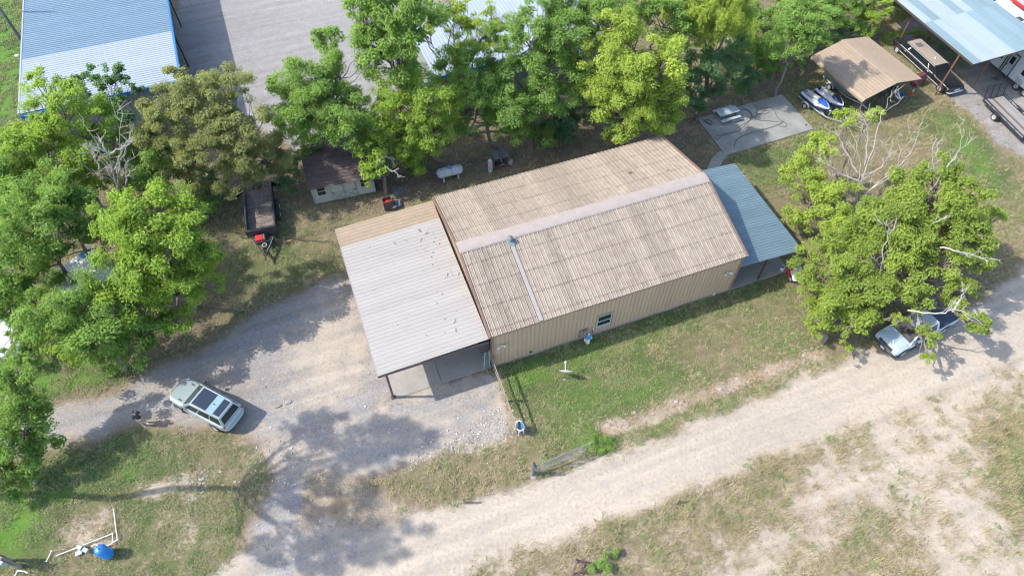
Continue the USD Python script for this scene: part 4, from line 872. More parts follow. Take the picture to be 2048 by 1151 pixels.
# ---- the dump trailer
f = (G(490, 462, 1.3) + G(552, 452, 1.3)) / 2; r = (G(542, 362, 1.3) + G(484, 372, 1.3)) / 2
hd = math.atan2(*(f - r)[1::-1]); cc = (f + r) / 2
t = thing('dump_trailer', 'black dump trailer with worn plank floor and red box on its tongue', 'trailer', (cc[0], cc[1], 0), hd)
TL, TWd = 4.9, 2.1
for k in range(14):
    x = -TL / 2 + .05 + k * (TL - .1) / 14
    part(t, 'deck_plank', box(x, x + (TL - .1) / 14 - .015, -TWd / 2 + .05, TWd / 2 - .05, .68, .72 + .006 * (k % 3)), MT['deck'])
for s in (-1, 1):
    sp = part(t, 'side_wall', cat(box(-TL / 2, TL / 2, s * TWd / 2 - .03, s * TWd / 2 + .03, .66, 1.26), box(-TL / 2, TL / 2, s * TWd / 2 - .055, s * TWd / 2 + .055, 1.265, 1.33)), MT['black'])
    part(sp, 'stake', cat(*[box(x, x + .07, s * (TWd / 2 + .06) - .03, s * (TWd / 2 + .06) + .03, .60, 1.26) for x in np.linspace(-TL / 2, TL / 2 - .07, 7)]), MT['black'])
    # open rear door leaves
    part(t, 'rear_door', hex8([(-TL / 2 - .03, s * TWd / 2, .72), (-TL / 2 + .03, s * (TWd / 2 + .02), .72), (-TL / 2 + .65, s * (TWd / 2 + .72), .72), (-TL / 2 + .60, s * (TWd / 2 + .74), .72)], [(-TL / 2 - .03, s * TWd / 2, 1.3), (-TL / 2 + .03, s * (TWd / 2 + .02), 1.3), (-TL / 2 + .65, s * (TWd / 2 + .72), 1.3), (-TL / 2 + .60, s * (TWd / 2 + .74), 1.3)]), MT['black'])
    for x in (-.45, .45): wheel(t, (x, s * (TWd / 2 + .22), .36), .36, .22)
    fd = tube([(-.95, s * (TWd / 2 + .22), .5), (-.85, s * (TWd / 2 + .22), .78), (-.4, s * (TWd / 2 + .22), .84), (.4, s * (TWd / 2 + .22), .84), (.85, s * (TWd / 2 + .22), .78), (.95, s * (TWd / 2 + .22), .5)], .03, 4)
    part(t, 'fender', cat(fd, box(-.85, .85, s * (TWd / 2 + .22) - .13, s * (TWd / 2 + .22) + .13, .80, .82)), MT['black'])
    part(t, 'tongue_beam', bar((TL / 2 + .02, s * .85, .55), (TL / 2 + 2.0, s * .06, .55), .09, .14), MT['black'])
part(t, 'headboard', cat(box(TL / 2 - .03, TL / 2 + .03, -TWd / 2 + .04, TWd / 2 - .04, .66, 1.25), box(TL / 2 - .10, TL / 2 + .08, -TWd / 2, TWd / 2, 1.252, 1.34)), MT['black'])
part(t, 'frame', cat(bar((-TL / 2, .45, .55), (TL / 2, .45, .55), .1, .16), bar((-TL / 2, -.45, .55), (TL / 2, -.45, .55), .1, .16)), MT['black'])
part(t, 'tool_box', cat(box(TL / 2 + .1, TL / 2 + .85, -.62, .70, .50, .58), box(TL / 2 + .72, TL / 2 + .80, -.55, .62, .58, .72)), MT['black'])
part(t, 'red_box', box(TL / 2 + .14, TL / 2 + .68, -.52, .0, .585, .92, .02), MT['red'])
part(t, 'battery_tray', box(TL / 2 + .14, TL / 2 + .66, .02, .13, .585, .90), MT['wood'])
part(t, 'coupler', cat(bar((TL / 2 + 1.9, 0, .55), (TL / 2 + 2.45, 0, .55), .10), cyl((TL / 2 + 1.75, 0, .2), (TL / 2 + 1.75, 0, 1.05), .045)), MT['black'])
part(t, 'chain', tube([(TL / 2 + .4, .72, .64), (TL / 2 + .8, .58, .65), (TL / 2 + 1.2, .42, .64), (TL / 2 + 1.7, .16, .64)], .03, 5), MT['steel'])
part(t, 'spare_ring', mv(lathe([(.12, -.03), (.2, -.03), (.2, .03), (.12, .03)], 16), (TL / 2 + 1.05, .02, .62)), MT['steel'])
single('brick', 'lone red brick on the grass right of the dump trailer tongue', 'brick', mv(cb((0, 0, .05), (.42, .16, .10), .01), G(578, 482), .35), M('brick_red', (.42, .2, .13), .85))
single('jack_stand', 'rusty jack left by the right tongue corner of the dump trailer', 'jack', mv(cat(box(-.2, .2, -.2, .2, 0, .04), tube([(0, 0, .04), (0, 0, .5)], .05), bar((-.2, 0, .3), (.25, .1, .42), .04)), G(556, 487)), MT['rust'])

# ---- the flat utility trailer (east)
a, b_, c_ = G(1968, 199, .62), G(2027, 258, .62), G(2004, 192, .62)
hd = math.atan2(*(b_ - a)[1::-1]); UL = 5.2; UW = 1.98
t = thing('utility_trailer', 'flat utility trailer with plank deck and raised mesh ramp gate', 'trailer', (a[0], a[1], 0), hd)
W0 = 0.0; W1 = UW
for k in range(8):
    y = W0 + k * UW / 8
    part(t, 'deck_plank', box(0, UL, y + .006, y + UW / 8 - .006, .58, .62), M(f'deck_board_{k}', [(.22, .21, .20), (.20, .19, .18), (.225, .215, .205), (.12, .085, .065), (.215, .205, .195), (.23, .22, .21), (.20, .19, .18), (.22, .21, .205)][k], .85, var=.16, scale=2, stretch=(.4, 4, 1)))
for y in (W0 - .05, W1 + .05):
    part(t, 'side_rail', cat(bar((0, y, .55), (UL, y, .55), .08, .16), bar((0, y, .85), (UL, y, .85), .05), *[bar((x, y, .62), (x, y, .85), .05) for x in (0.02, 1.0, 2.0, 3.1, 4.1, UL)]), MT['black'])
    wheel(t, (2.0, y + (.16 if y > 1 else -.16), .34), .34, .20)
    part(t, 'fender', cat(box(1.55, 2.45, y + (.03 if y > 1 else -.29), y + (.29 if y > 1 else -.03), .72, .74)), MT['black'])
part(t, 'headboard', cat(bar((UL, W0, .58), (UL, W1, .58), .08, .2), bar((UL, W0, .85), (UL, W1, .85), .05)), MT['black'])
gt = part(t, 'ramp_gate', cat(bar((-.02, W0, .60), (-.40, W0, 1.75), .05), bar((-.02, W1, .60), (-.40, W1, 1.75), .05), bar((-.40, W0, 1.75), (-.40, W1, 1.75), .05), bar((-.02, W0, .62), (-.02, W1, .62), .05), *[bar((-.02, y, .62), (-.40, y, 1.75), .06) for y in (.65, 1.3)]), MT['black'])
part(gt, 'gate_mesh', cat(*[bar((-.02 - .38 * k / 9, W0, .62 + 1.13 * k / 9), (-.02 - .38 * k / 9, W1, .62 + 1.13 * k / 9), .012) for k in range(1, 9)], *[bar((-.02, y, .62), (-.40, y, 1.75), .012) for y in np.linspace(.1, UW - .1, 14)]), MT['black'])
part(t, 'tongue', cat(bar((UL, .3, .5), (UL + 1.2, UW / 2, .5), .08), bar((UL, UW - .3, .5), (UL + 1.2, UW / 2, .5), .08)), MT['orange'])

# ---- two jet skis on a double trailer
c1 = G(1610, 183, .9); c0 = G(1655, 218, .9)
hd = math.atan2(*(c0 - c1)[1::-1]); ca = (c0 + c1) / 2
d1, d0 = G(1637, 175, .9), G(1685, 212, .9); cb2 = (d0 + d1) / 2
mid2 = (ca + cb2) / 2; gap = float(np.linalg.norm((cb2 - ca)[:2]))
t = thing('jet_ski_trailer', 'galvanised double trailer under two jet skis beside the patio slab', 'trailer', (mid2[0], mid2[1], 0), hd)
for s in (-1, 1):
    part(t, 'side_rail', tube([(-1.7, s * 1.12, .42), (.9, s * 1.12, .42), (1.7, s * .98, .42), (2.5, s * .45, .42), (3.1, s * .1, .42)], .05), MT['steel'])
    part(t, 'bunk', cat(bar((-1.4, s * (gap / 2 + .25), .5), (1.3, s * (gap / 2 + .25), .5), .09, .06), bar((-1.4, s * (gap / 2 - .25), .5), (1.3, s * (gap / 2 - .25), .5), .09, .06)), MT['steel'])
    part(t, 'bow_stop', cat(bar((1.55, s * gap / 2, .42), (1.65, s * gap / 2, .95), .06), cb((1.55, s * gap / 2, .95), (.1, .2, .1), .02)), MT['steel'])
    wheel(t, (-.55, s * 1.36, .27), .27, .18)
    part(t, 'fender', tube([(-.95, s * 1.36, .35), (-.85, s * 1.36, .54), (-.55, s * 1.36, .60), (-.25, s * 1.36, .54), (-.15, s * 1.36, .35)], .09, 6), MT['steel'])
part(t, 'cross_member', cat(*[bar((x, -1.12, .38), (x, 1.12, .38), .06) for x in (-1.6, -.5, .9)]), MT['steel'])
part(t, 'tongue', bar((.9, 0, .42), (3.7, 0, .42), .08), MT['steel'])
part(t, 'coupler', cat(cyl((3.2, 0, .05), (3.2, 0, .7), .04), cb((3.75, 0, .46), (.25, .1, .1), .02)), MT['black'])
def jet_ski(label, c, hoodm):
    t = thing('jet_ski', label, 'jet ski', (c[0], c[1], .50), hd, 'jet skis on the double trailer')
    part(t, 'hull', body_loft([(-1.45, .40, .05, .34), (-1.3, .50, .0, .36), (-.4, .55, -.02, .38), (.5, .54, -.02, .42), (1.0, .40, .03, .46), (1.3, .24, .12, .48), (1.46, .08, .26, .48)], 24, 3.5), MT['ski_dark'], smooth=50)
    part(t, 'deck', body_loft([(-1.44, .42, .30, .45), (-1.0, .53, .30, .48), (0, .57, .32, .53), (.6, .56, .36, .61), (1.0, .43, .40, .61), (1.3, .26, .43, .57), (1.48, .09, .45, .52)], 24, 4.0), MT['ski_white'], smooth=50)
    part(t, 'seat', body_loft([(-1.05, .15, .44, .74), (-.9, .19, .44, .78), (-.4, .19, .44, .72), (.1, .16, .46, .76), (.3, .12, .5, .78)], 18, 3.0), MT['seat_grey'], smooth=50)
    for s in (-1, 1): part(t, 'footwell', mv(box(-1.25, .1, -.03, .03, .48, .515, .008), (0, s * .30, .015)), MT['ski_dark'])
    part(t, 'hood', body_loft([(.25, .22, .56, .80), (.5, .30, .56, .86), (.9, .26, .56, .76), (1.2, .15, .52, .64), (1.36, .06, .5, .56)], 20, 2.6), hoodm, smooth=60)
    part(t, 'handlebar', cat(tube([(.28, -.36, .92), (.34, -.18, .94), (.38, 0, .90), (.34, .18, .94), (.28, .36, .92)], .022), cb((.40, 0, .86), (.18, .18, .12), .03)), MT['black'])
    for s in (-1, 1): part(t, 'mirror', cb((.55, s * .34, .82), (.12, .12, .07), .02), MT['black'])
    part(t, 'stern_pad', box(-1.42, -1.1, -.22, .22, .455, .475), MT['ski_dark'])
jet_ski('white jet ski with bright blue hood, nearer the patio slab', ca, MT['ski_blue'])
jet_ski('white jet ski with dark navy hood, nearer the tan carport', cb2, MT['ski_dark'])

# ---- the grey boat on a trailer under the edge of the tan carport
c1, c0 = G(1650, 142, .7), G(1716, 200, .7); hd = math.atan2(*(c0 - c1)[1::-1]); cc = (c0 + c1) / 2
side = np.array([-math.sin(hd), math.cos(hd), 0]); cc = cc + side * .35
t = thing('boat_trailer', 'small boat trailer with white wheel under the tan carport edge', 'trailer', (cc[0], cc[1], 0), hd)
for s in (-1, 1):
    part(t, 'side_rail', tube([(-2.0, s * .62, .38), (1.2, s * .62, .38), (2.3, s * .12, .38), (3.2, 0, .38)], .045), MT['steel'])
    wheel(t, (-.6, s * .95, .30), .30, .18)
    part(t, 'fender', tube([(-1.0, s * .95, .36), (-.9, s * .95, .58), (-.6, s * .95, .65), (-.3, s * .95, .58), (-.2, s * .95, .36)], .09, 6), MT['dirty_white'])
part(t, 'cross_member', cat(*[bar((x, -.62, .36), (x, .62, .36), .05) for x in (-1.8, -.6, .9)]), MT['steel'])
t = thing('jon_boat', 'narrow grey aluminium boat on the trailer under the tan carport', 'boat', (cc[0], cc[1], .45), hd)
ringo = lambda x, hw, zb, zt: np.array([(x, -hw, zt), (x, -hw * .86, zb), (x, hw * .86, zb), (x, hw, zt), (x, hw - .05, zt), (x, hw * .82 - .04, zb + .05), (x, -hw * .82 + .04, zb + .05), (x, -hw + .05, zt)])
part(t, 'hull', loft([ringo(-2.1, .62, .0, .50), ringo(0, .68, 0, .52), ringo(1.3, .60, .05, .56), ringo(2.2, .38, .28, .66)]), MT['boat_grey'])
part(t, 'bench', cat(box(-1.0, -.7, -.55, .55, .34, .38), box(.5, .8, -.52, .52, .36, .40)), MT['boat_grey'])
part(t, 'floor', box(-2.0, 1.2, -.5, .5, .055, .07), MT['boat_dark'])
part(t, 'motor', cat(cb((-2.25, 0, .62), (.3, .3, .4), .05), bar((-2.25, 0, .45), (-2.32, 0, -.2), .1)), MT['white'])

# ---- the camper under the shelter and the mobile home beyond
r0 = G(2012, 150, .6)
ca_, sa_ = math.cos(ga), math.sin(ga)
t = thing('camper_trailer', 'white camper trailer with dark-windowed door under the galvanised shelter', 'camper', (r0[0], r0[1], 0), ga)
part(t, 'body', box(.0, 2.45, -4.5, 5.2, .55, 3.3, .08), MT['camper'])
d = part(t, 'door', box(-.05, -.004, -.15, .62, .62, 2.62, .01), MT['dirty_white'])
part(d, 'window', box(-.065, -.052, .06, .44, 1.7, 2.35), MT['glass'])
part(d, 'frame', cat(box(-.06, -.003, -.22, -.155, .58, 2.7), box(-.06, -.003, .625, .69, .58, 2.7), box(-.06, -.003, -.155, .625, 2.63, 2.7)), MT['black'])
part(d, 'handle', cb((-.08, .54, 1.45), (.05, .06, .16), .01), MT['black'])
for y, z0, h_, l_ in ((-2.1, 1.5, .7, 1.0), (1.2, 1.5, .7, 1.3), (-1.7, .65, .5, .7)):
    w = part(t, 'window' if z0 > 1 else 'storage_hatch', box(-.03, -.004, y, y + l_, z0, z0 + h_, .006), MT['glass'] if z0 > 1 else MT['dirty_white'])
part(t, 'side_stripe', box(-.012, -.002, -4.4, -2.3, .95, 1.15), MT['charcoal'])
part(t, 'step', cat(box(-.5, -.06, .0, .55, .28, .33), box(-.7, -.45, .05, .5, .10, .14)), MT['charcoal'])
part(t, 'awning_arm', bar((-.08, .85, .7), (-.08, .85, 2.9), .07), MT['black'])
for y in (-1.4, -2.4): wheel(t, (.12, y, .36), .36, .2, ax='x')
t = thing('mobile_home', 'long white flat roof with two vents beyond the galvanised shelter', 'mobile home', (g0[0] + ca_ * 8.3, g0[1] + sa_ * 8.3, 0), ga)
part(t, 'body', box(0.05, 2.35, -2.0, gl - 2, .5, 3.75), MT['camper'])
part(t, 'roof', box(0, 2.4, -2.05, gl - 1.95, 3.752, 3.86, .02), MT['white'])
for y in (4.0, 7.4): part(t, 'roof_vent', box(.9, 1.3, y, y + .55, 3.862, 3.98, .02), MT['black'])
t = thing('red_trim_building', 'corner of a pale ribbed roof with red edge trim in the far corner', 'building', (g0[0] + ca_ * 11.2, g0[1] + sa_ * 11.2, 0), ga)
for k in range(8):
    s = sheet(ribs(0, 1.0, 3, .04, .12, .05), 0, 9, .004)
    part(t, 'roof_panel', (np.column_stack([s[0][:, 1], k * 1.0 - 1 + s[0][:, 0], 3.9 + .10 * s[0][:, 1] + s[0][:, 2]]), s[1][:, ::-1]), MT['red_roof'])
part(t, 'trim', box(-.2, -.02, -1, 7, 3.8, 4.0), MT['red'])
part(t, 'wall', box(.05, .15, -1, 7, 0, 3.78), MT['dirty_white'])

# ---- campers under the western trees
def old_trailer(px0, px1, zt, wd, label, stripe):
    a, b = G(*px0, zt), G(*px1, zt); h_ = math.atan2(*(b - a)[1::-1]); l = float(np.linalg.norm((b - a)[:2]))
    t = thing('old_camper', label, 'camper', (a[0], a[1], 0), h_)
    part(t, 'body', box(0, l, -wd, 0, .5, zt - .06, .1), MT['camper'])
    part(t, 'roof', box(-.03, l + .03, -wd - .03, .03, zt - .055, zt, .02), MT['white'])
    part(t, 'stripe', box(l - .95, l - .25, -wd + .1, -.05, zt + .001, zt + .015), stripe)
    part(t, 'window', box(.6, 1.7, -wd - .02, -wd - .003, 1.3, 1.8), MT['glass'])
    part(t, 'floor_edge', box(-.05, l + .05, -wd - .1, -wd - .04, .45, .62), MT['post_wood'])
    for x in (l * .45, l * .62): wheel(t, (x, -wd + .1, .34), .34, .2)
old_trailer((88, 560), (178, 492), 2.5, 2.3, 'old white camper with blue panel, half hidden by the western trees', MT['camper_blue'])
t = thing('covered_trailer', 'white tarped trailer under the leaves at the west edge', 'trailer', G(20, 650), rad(-58))
part(t, 'cover', body_loft([(-.4, .6, .5, 1.0), (0, .90, .45, 1.2), (1.2, .98, .45, 1.3), (2.6, .92, .45, 1.2), (3.2, .6, .5, .9)], 20, 5), MT['camper'], smooth=50)
for s in (-1, 1): wheel(t, (1.4, s * 1.0, .3), .3, .18)
part(t, 'tongue', bar((3.1, 0, .45), (4.2, 0, .45), .08), MT['black'])

# ================================================================ YARD THINGS
# wooden rail fence with a post at each end
f0, f1 = G(988, 738), G(1034, 866); fl = float(np.linalg.norm(f1 - f0)); fa = math.atan2(*(f1 - f0)[1::-1])
t = thing('rail_fence', 'two-rail weathered wood fence running out from the building corner', 'fence', f0, fa)
for x in (.05, fl * .52, fl): part(t, 'post', box(x - .06, x + .06, -.06, .06, 0, 1.55, .01), MT['post_wood'])
for z in (.78, 1.40): part(t, 'rail', hull([(0, -.105, z), (fl + .05, -.105, z), (0, -.062, z), (fl + .05, -.062, z), (0, -.105, z + .13), (fl + .05, -.105, z + .13), (0, -.062, z + .13), (fl + .05, -.062, z + .13)]), MT['wood'])
p = G(1039, 862)
t = thing('water_tub', 'blue tub with white rim at the outer end of the rail fence', 'tub', p, fa + .15)
part(t, 'stand', cat(*[bar((x, y, 0), (x * .9, y * .9, .55), .05) for x in (-.25, .25) for y in (-.18, .18)]), MT['white'])
part(t, 'basin', loft([np.column_stack([*(sell(a, b, 20, 3).T), np.full(20, z)]) for a, b, z in ((.26, .18, .50), (.34, .25, .86), (.30, .21, .86), (.22, .15, .58))]), MT['bin_blue'], smooth=40)
rim = sell(.36, .27, 24, 3); rim2 = sell(.29, .20, 24, 3)
rr = loft([np.column_stack([*q_.T, np.full(24, z)]) for q_, z in ((rim, .862), (rim, .90), (rim2, .90), (rim2, .862))])
part(t, 'rim', (rr[0], rr[1][:-48]), MT['white'])

# pipe gate standing open along the road
a, b = G(1066, 950), G(1168, 908); gl_ = float(np.linalg.norm(b - a)); ga_ = math.atan2(*(b - a)[1::-1])
t = thing('pipe_gate', 'open silver pipe and mesh gate hung on a dark post by the road', 'gate', a, ga_)
part(t, 'gate_post', cyl((0, 0, 0), (0, 0, 1.95), .085), MT['charcoal'], smooth=40)
part(t, 'post_cap', mv(lathe([(0, .06), (.1, .02), (.1, -.03), (0, -.03)], 14), (0, 0, 1.98)), MT['black'])
for z in (.35, 1.45): part(t, 'hinge', cb((.09, 0, z), (.18, .16, .14), .02), MT['charcoal'])
part(t, 'brace_post', bar((.12, .12, 0), (.02, .1, 1.8), .07), MT['white'])
part(t, 'frame_rail', cyl((.2, 0, 1.50), (gl_, 0, 1.50), .032, n=8), MT['gate_steel'])
part(t, 'frame_rail', cyl((.2, 0, .45), (gl_, 0, .45), .032, n=8), MT['gate_steel'])
for x in (.2, gl_ * .52, gl_): part(t, 'upright', cyl((x, 0, .45), (x, 0, 1.50), .03, n=8), MT['gate_steel'])
part(t, 'mesh_wire', cat(*[bar((x, 0, .47), (x, 0, 1.48), .008) for x in np.arange(.3, gl_, .16)], *[bar((.2, 0, z), (gl_, 0, z), .008) for z in np.arange(.58, 1.45, .14)]), MT['gate_steel'])
part(t, 'latch_arm', tube([(gl_, 0, 1.5), (gl_ + .25, 0, 1.55), (gl_ + .42, 0, 1.75)], .025), MT['gate_steel'])
part(t, 'footing', mv(lathe([(0, .10), (.22, .09), (.30, 0), (0, 0)], 12), (0, 0, -.01)), MT['stone'])

# posts by the road
for px, h, lab in (((929, 1005), 1.05, 'short weathered fence post on the dry verge north of the road'), ((1353, 1006), .85, 'short dark fence post in the rough grass south of the road')):
    t = thing('fence_post', lab, 'post', G(*px), .3, 'posts along the road')
    part(t, 'shaft', box(-.07, .07, -.06, .06, 0, h, .015), MT['post_wood'])
    part(t, 'wire_staple', cb((0, -.07, h * .8), (.06, .03, .04)), MT['rust'])

# satellite dish lying face up on its pole
p = G(1129, 757)
t = thing('satellite_dish', 'white satellite dish on a short pole in the front lawn', 'satellite dish', p, 0)
part(t, 'pole', cyl((0, 0, 0), (0, 0, .85), .03), MT['charcoal'])
dish = lathe([(0, 0), (.2, .015), (.36, .055), (.46, .10), (.455, .115), (.35, .075), (.2, .035), (0, .02)], 26)
part(t, 'dish', mv(dish, (0, 0, .92), rx=rad(-58), ry=rad(8)), MT['white'], smooth=50)
part(t, 'feed_arm', cat(tube([(0, .0, .90), (0, .25, 1.02), (0, .50, 1.30)], .028), cb((0, .52, 1.33), (.12, .12, .14), .02)), MT['white'])
part(t, 'foot', mv(cb((-.03, -.06, .04), (.22, .08, .06), .02), rz=.3), MT['white'])

# hose reel at the wall and its tap
p = G(1175, 684)
t = thing('hose_hydrant', 'blue and white yard hydrant standing close to the front wall', 'hydrant', p, PSI)
part(t, 'barrel', mv(lathe([(0.0, 0), (.16, 0), (.15, .35), (.12, .42), (.12, .62), (0, .62)], 16)), MT['white'], smooth=30)
part(t, 'motor', mv(lathe([(.0, .62), (.17, .62), (.19, .70), (.19, .92), (.12, 1.0), (0, 1.02)], 16)), MT['bin_blue'], smooth=30)
part(t, 'cap', mv(lathe([(.06, 1.0), (.07, 1.10), (.03, 1.14), (0, 1.14)], 12)), MT['white'], smooth=30)
for s in (-1, 1): part(t, 'arm', cat(cyl((s * .12, 0, .52), (s * .26, 0, .56), .05), cb((s * .24, 0, .48), (.10, .14, .28), .03)), MT['white'])
p = G(1184, 668)
t = thing('wall_tap', 'white tap on a red riser pipe beside the front wall hydrant', 'tap', p, PSI)
part(t, 'riser', cyl((0, 0, 0), (0, 0, .7), .022), MT['rust'])
part(t, 'spout', cat(cb((0, -.03, .74), (.10, .14, .12), .03), cyl((0, 0, .78), (0, .0, .88), .05)), MT['white'])

# propane tank
a, b = G(875, 349, .75), G(924, 337, .75); a[2] = b[2] = 0; tl = float(np.linalg.norm(b - a)); ta = math.atan2(*(b - a)[1::-1])
t = thing('propane_tank', 'white propane tank with blue lid lying behind the building', 'propane tank', (a + b) / 2, ta)
R_ = .39; hl = tl / 2 - R_ * .55
prof = [(0.001, -hl - R_ * .75)] + [(R_ * math.sin(q), -hl - R_ * .75 * math.cos(q)) for q in np.linspace(.3, math.pi / 2, 6)] + [(R_ * math.sin(q), hl - R_ * .75 * math.cos(q)) for q in np.linspace(math.pi / 2, math.pi - .3, 6)] + [(0.001, hl + R_ * .75)]
part(t, 'tank', mv(lathe(prof, 24), (0, 0, .78), ry=math.pi / 2), MT['tank_white'], smooth=50)
part(t, 'lid', mv(lathe([(.18, 0), (.20, .12), (.14, .20), (0, .22)], 16), (0, .05, 1.13)), MT['bin_blue'], smooth=30)
part(t, 'band', mv(lathe([(R_ + .003, -.012), (R_ + .01, 0), (R_ + .003, .012)], 24), (.12, 0, .78), ry=math.pi / 2), MT['charcoal'])
part(t, 'lifting_eye', cat(cb((-.75, 0, 1.19), (.1, .03, .08)), cb((.75, 0, 1.19), (.1, .03, .08))), MT['charcoal'])
for x in (-.62, .62): part(t, 'leg', cat(box(x - .06, x + .06, -.30, -.20, 0, .52), box(x - .06, x + .06, .20, .30, 0, .52), box(x - .06, x + .06, -.30, .30, .50, .56)), MT['tank_white'])

# welding set: rack with a lid, gas bottle
a, b = G(984, 338), G(1019, 329); ra = math.atan2(*(b - a)[1::-1])
t = thing('welding_machine', 'grey-lidded machine on a rusty frame behind the building', 'machine', (a + b) / 2 + [0, .3, 0], ra)
part(t, 'lid', hex8([(-.66, -.30, .95), (.66, -.30, .95), (.66, .55, 1.12), (-.66, .55, 1.12)], [(-.66, -.30, 1.0), (.66, -.30, 1.0), (.66, .55, 1.17), (-.66, .55, 1.17)]), MT['charcoal'])
part(t, 'engine', cat(cb((-.1, .1, .48), (.9, .6, .5), .04), cyl((.2, -.2, .5), (.2, -.32, .5), .16), cyl((-.35, -.2, .45), (-.35, -.30, .45), .12)), MT['black'])
part(t, 'frame', cat(box(-.75, .75, -.38, .5, .05, .12), *[bar((x, y, .12), (x, y, .95), .05) for x in (-.64, .64) for y in (-.28, .48)]), MT['rust'])
part(t, 'hose', tube([(-.1, -.33, .95), (-.05, -.40, .7), (.1, -.42, .4), (-.2, -.4, .3)], .025), MT['dirty_white'])
for k in (0, 1): part(t, 'strap', hex8([(-.12 + k * .2, -.31, 1.003), (-.07 + k * .2, -.31, 1.003), (-.07 + k * .2, .56, 1.173), (-.12 + k * .2, .56, 1.173)], [(-.12 + k * .2, -.31, 1.012), (-.07 + k * .2, -.31, 1.012), (-.07 + k * .2, .56, 1.182), (-.12 + k * .2, .56, 1.182)]), MT['black'])
t = thing('gas_cylinder', 'tall white gas cylinder standing left of the grey-lidded machine', 'gas cylinder', G(981, 342), 0)
part(t, 'cylinder', lathe([(0, 0), (.20, 0), (.20, 1.15), (.17, 1.26), (.08, 1.32), (.05, 1.33), (0, 1.33)], 18), MT['tank_white'], smooth=40)
part(t, 'collar', lathe([(.10, 1.30), (.10, 1.42), (.085, 1.42), (.085, 1.30)], 14), MT['dirty_white'])
part(t, 'valve', cat(cyl((0, 0, 1.33), (0, 0, 1.44), .025), cb((.03, 0, 1.40), (.1, .04, .04))), MT['charcoal'])
t = thing('cooler', 'pale grey plastic drum right of the grey-lidded machine', 'drum', G(1021, 327), .3)
part(t, 'body', lathe([(0, 0), (.20, 0), (.24, .18), (.22, .36), (.12, .44), (0, .45)], 14), MT['grey_box'], smooth=30)
part(t, 'handle', tube([(-.14, 0, .42), (-.08, 0, .52), (.08, 0, .52), (.14, 0, .42)], .02), MT['dirty_white'])

# open fire box, scrap and the metal sheet behind the carport
a = G(777, 415); fb = PSI
t = thing('burn_bin', 'rusty open-topped metal bin with red rubbish inside behind the carport', 'bin', a, fb)
part(t, 'walls', cat(box(-.36, .36, -.30, -.26, 0, .95), box(-.36, .36, .26, .30, 0, .95), box(-.36, -.32, -.258, .258, 0, .95), box(.32, .36, -.258, .258, 0, .95)), MT['rust_dark'])
part(t, 'rubbish', cat(box(-.30, .30, -.24, .24, .02, .62), mv(cb((0, 0, .72), (.34, .2, .12), .03), rz=.5), mv(cb((.1, .12, .68), (.2, .1, .1), .02), rz=-.6)), MT['red'])
t = thing('scrap_heap', 'heap of crumpled grey metal beside the rusty bin', 'scrap', G(792, 409), 0)
rs = np.random.default_rng(12); pcs = []
for i in range(16):
    c = np.append(rs.normal(0, .22, 2), rs.uniform(.05, .3)); pcs.append(mv(hull(rs.normal(0, .10, (9, 3)) * [1.3, 1, .6]), c))
part(t, 'scrap_metal', cat(*pcs), MT['steel'])
part(t, 'hub', mv(lathe([(.10, -.04), (.28, -.04), (.28, .04), (.10, .04)], 14), (0.02, -.05, .30), rx=.3), MT['charcoal'])
single('metal_sheet', 'flat blue-grey metal sheet on the ground beside the scrap heap', 'metal sheet', mv(box(-.48, .48, -.40, .42, .03, .06), G(796, 384), .12), MT['charcoal'])

# picnic table, rope, spigot on the patio
pt = G(1455, 223, .75); pa = math.atan2(*(G(1468, 212, .75) - G(1430, 223, .75))[1::-1]); lz = .08
t = thing('picnic_table', 'pale grey picnic table with bench on the concrete patio', 'picnic table', (pt[0], pt[1], lz), pa)
for k in range(5): part(t, 'top_board', box(-.98, .98, -.40 + k * .16, -.40 + k * .16 + .148, .70, .745), MT['dirty_white'])
for s in (-1, 1):
    for k in range(2): part(t, 'bench_board', box(-.98, .98, s * .70 - .14 + k * .145, s * .70 - .14 + k * .145 + .135, .40, .44), MT['dirty_white'])
    part(t, 'leg', cat(bar((s * .72, -.62, 0), (s * .72, -.18, .70), .08, .05), bar((s * .72, .62, 0), (s * .72, .18, .70), .08, .05), bar((s * .72, -.82, .36), (s * .72, .82, .36), .05, .08)), MT['charcoal'])
def roped(name, label, pxs, r=.017, mat='rope', close=False):
    P = np.array([G(*p, .085) for p in pxs]); P[:, 2] = .08 + r
    from scipy.interpolate import splprep, splev
    tck, _ = splprep(P[:, :2].T, s=0, k=3); q = np.array(splev(np.linspace(0, 1, len(pxs) * 6), tck)).T
    single(name, label, 'rope', tube(np.column_stack([q, np.full(len(q), .08 + r)]), r, 6), MT[mat], smooth=60, group='ropes on the patio')
zp = lambda L: [(1370 + x / 7.585, 180 + y / 7.587) for x, y in L]
roped('rope', 'long dark rope lying in loops over the patio', zp([(850, 275), (950, 300), (1010, 360), (1000, 440), (900, 510), (760, 610), (690, 660), (560, 690), (460, 720), (480, 750), (530, 720), (560, 685), (640, 655), (760, 640), (900, 545), (1010, 440), (1100, 380), (1260, 345), (1280, 315), (1210, 320), (1120, 355), (1085, 340), (1120, 300), (1220, 270), (1330, 290), (1380, 370), (1440, 450), (1540, 540), (1500, 560), (1430, 530), (1500, 480), (1400, 478), (1250, 470), (1070, 440), (1020, 390), (940, 310), (850, 300)]))
roped('rope', 'frayed thicker rope curving across the lower part of the patio', zp([(750, 855), (770, 780), (830, 720), (960, 670), (1100, 625), (1250, 585), (1370, 545), (1470, 505)]), .025)
roped('rope', 'short dark rope end near the top edge of the patio', zp([(1040, 225), (1085, 260), (1100, 310), (1080, 350), (1130, 365), (1160, 330)]), .02)
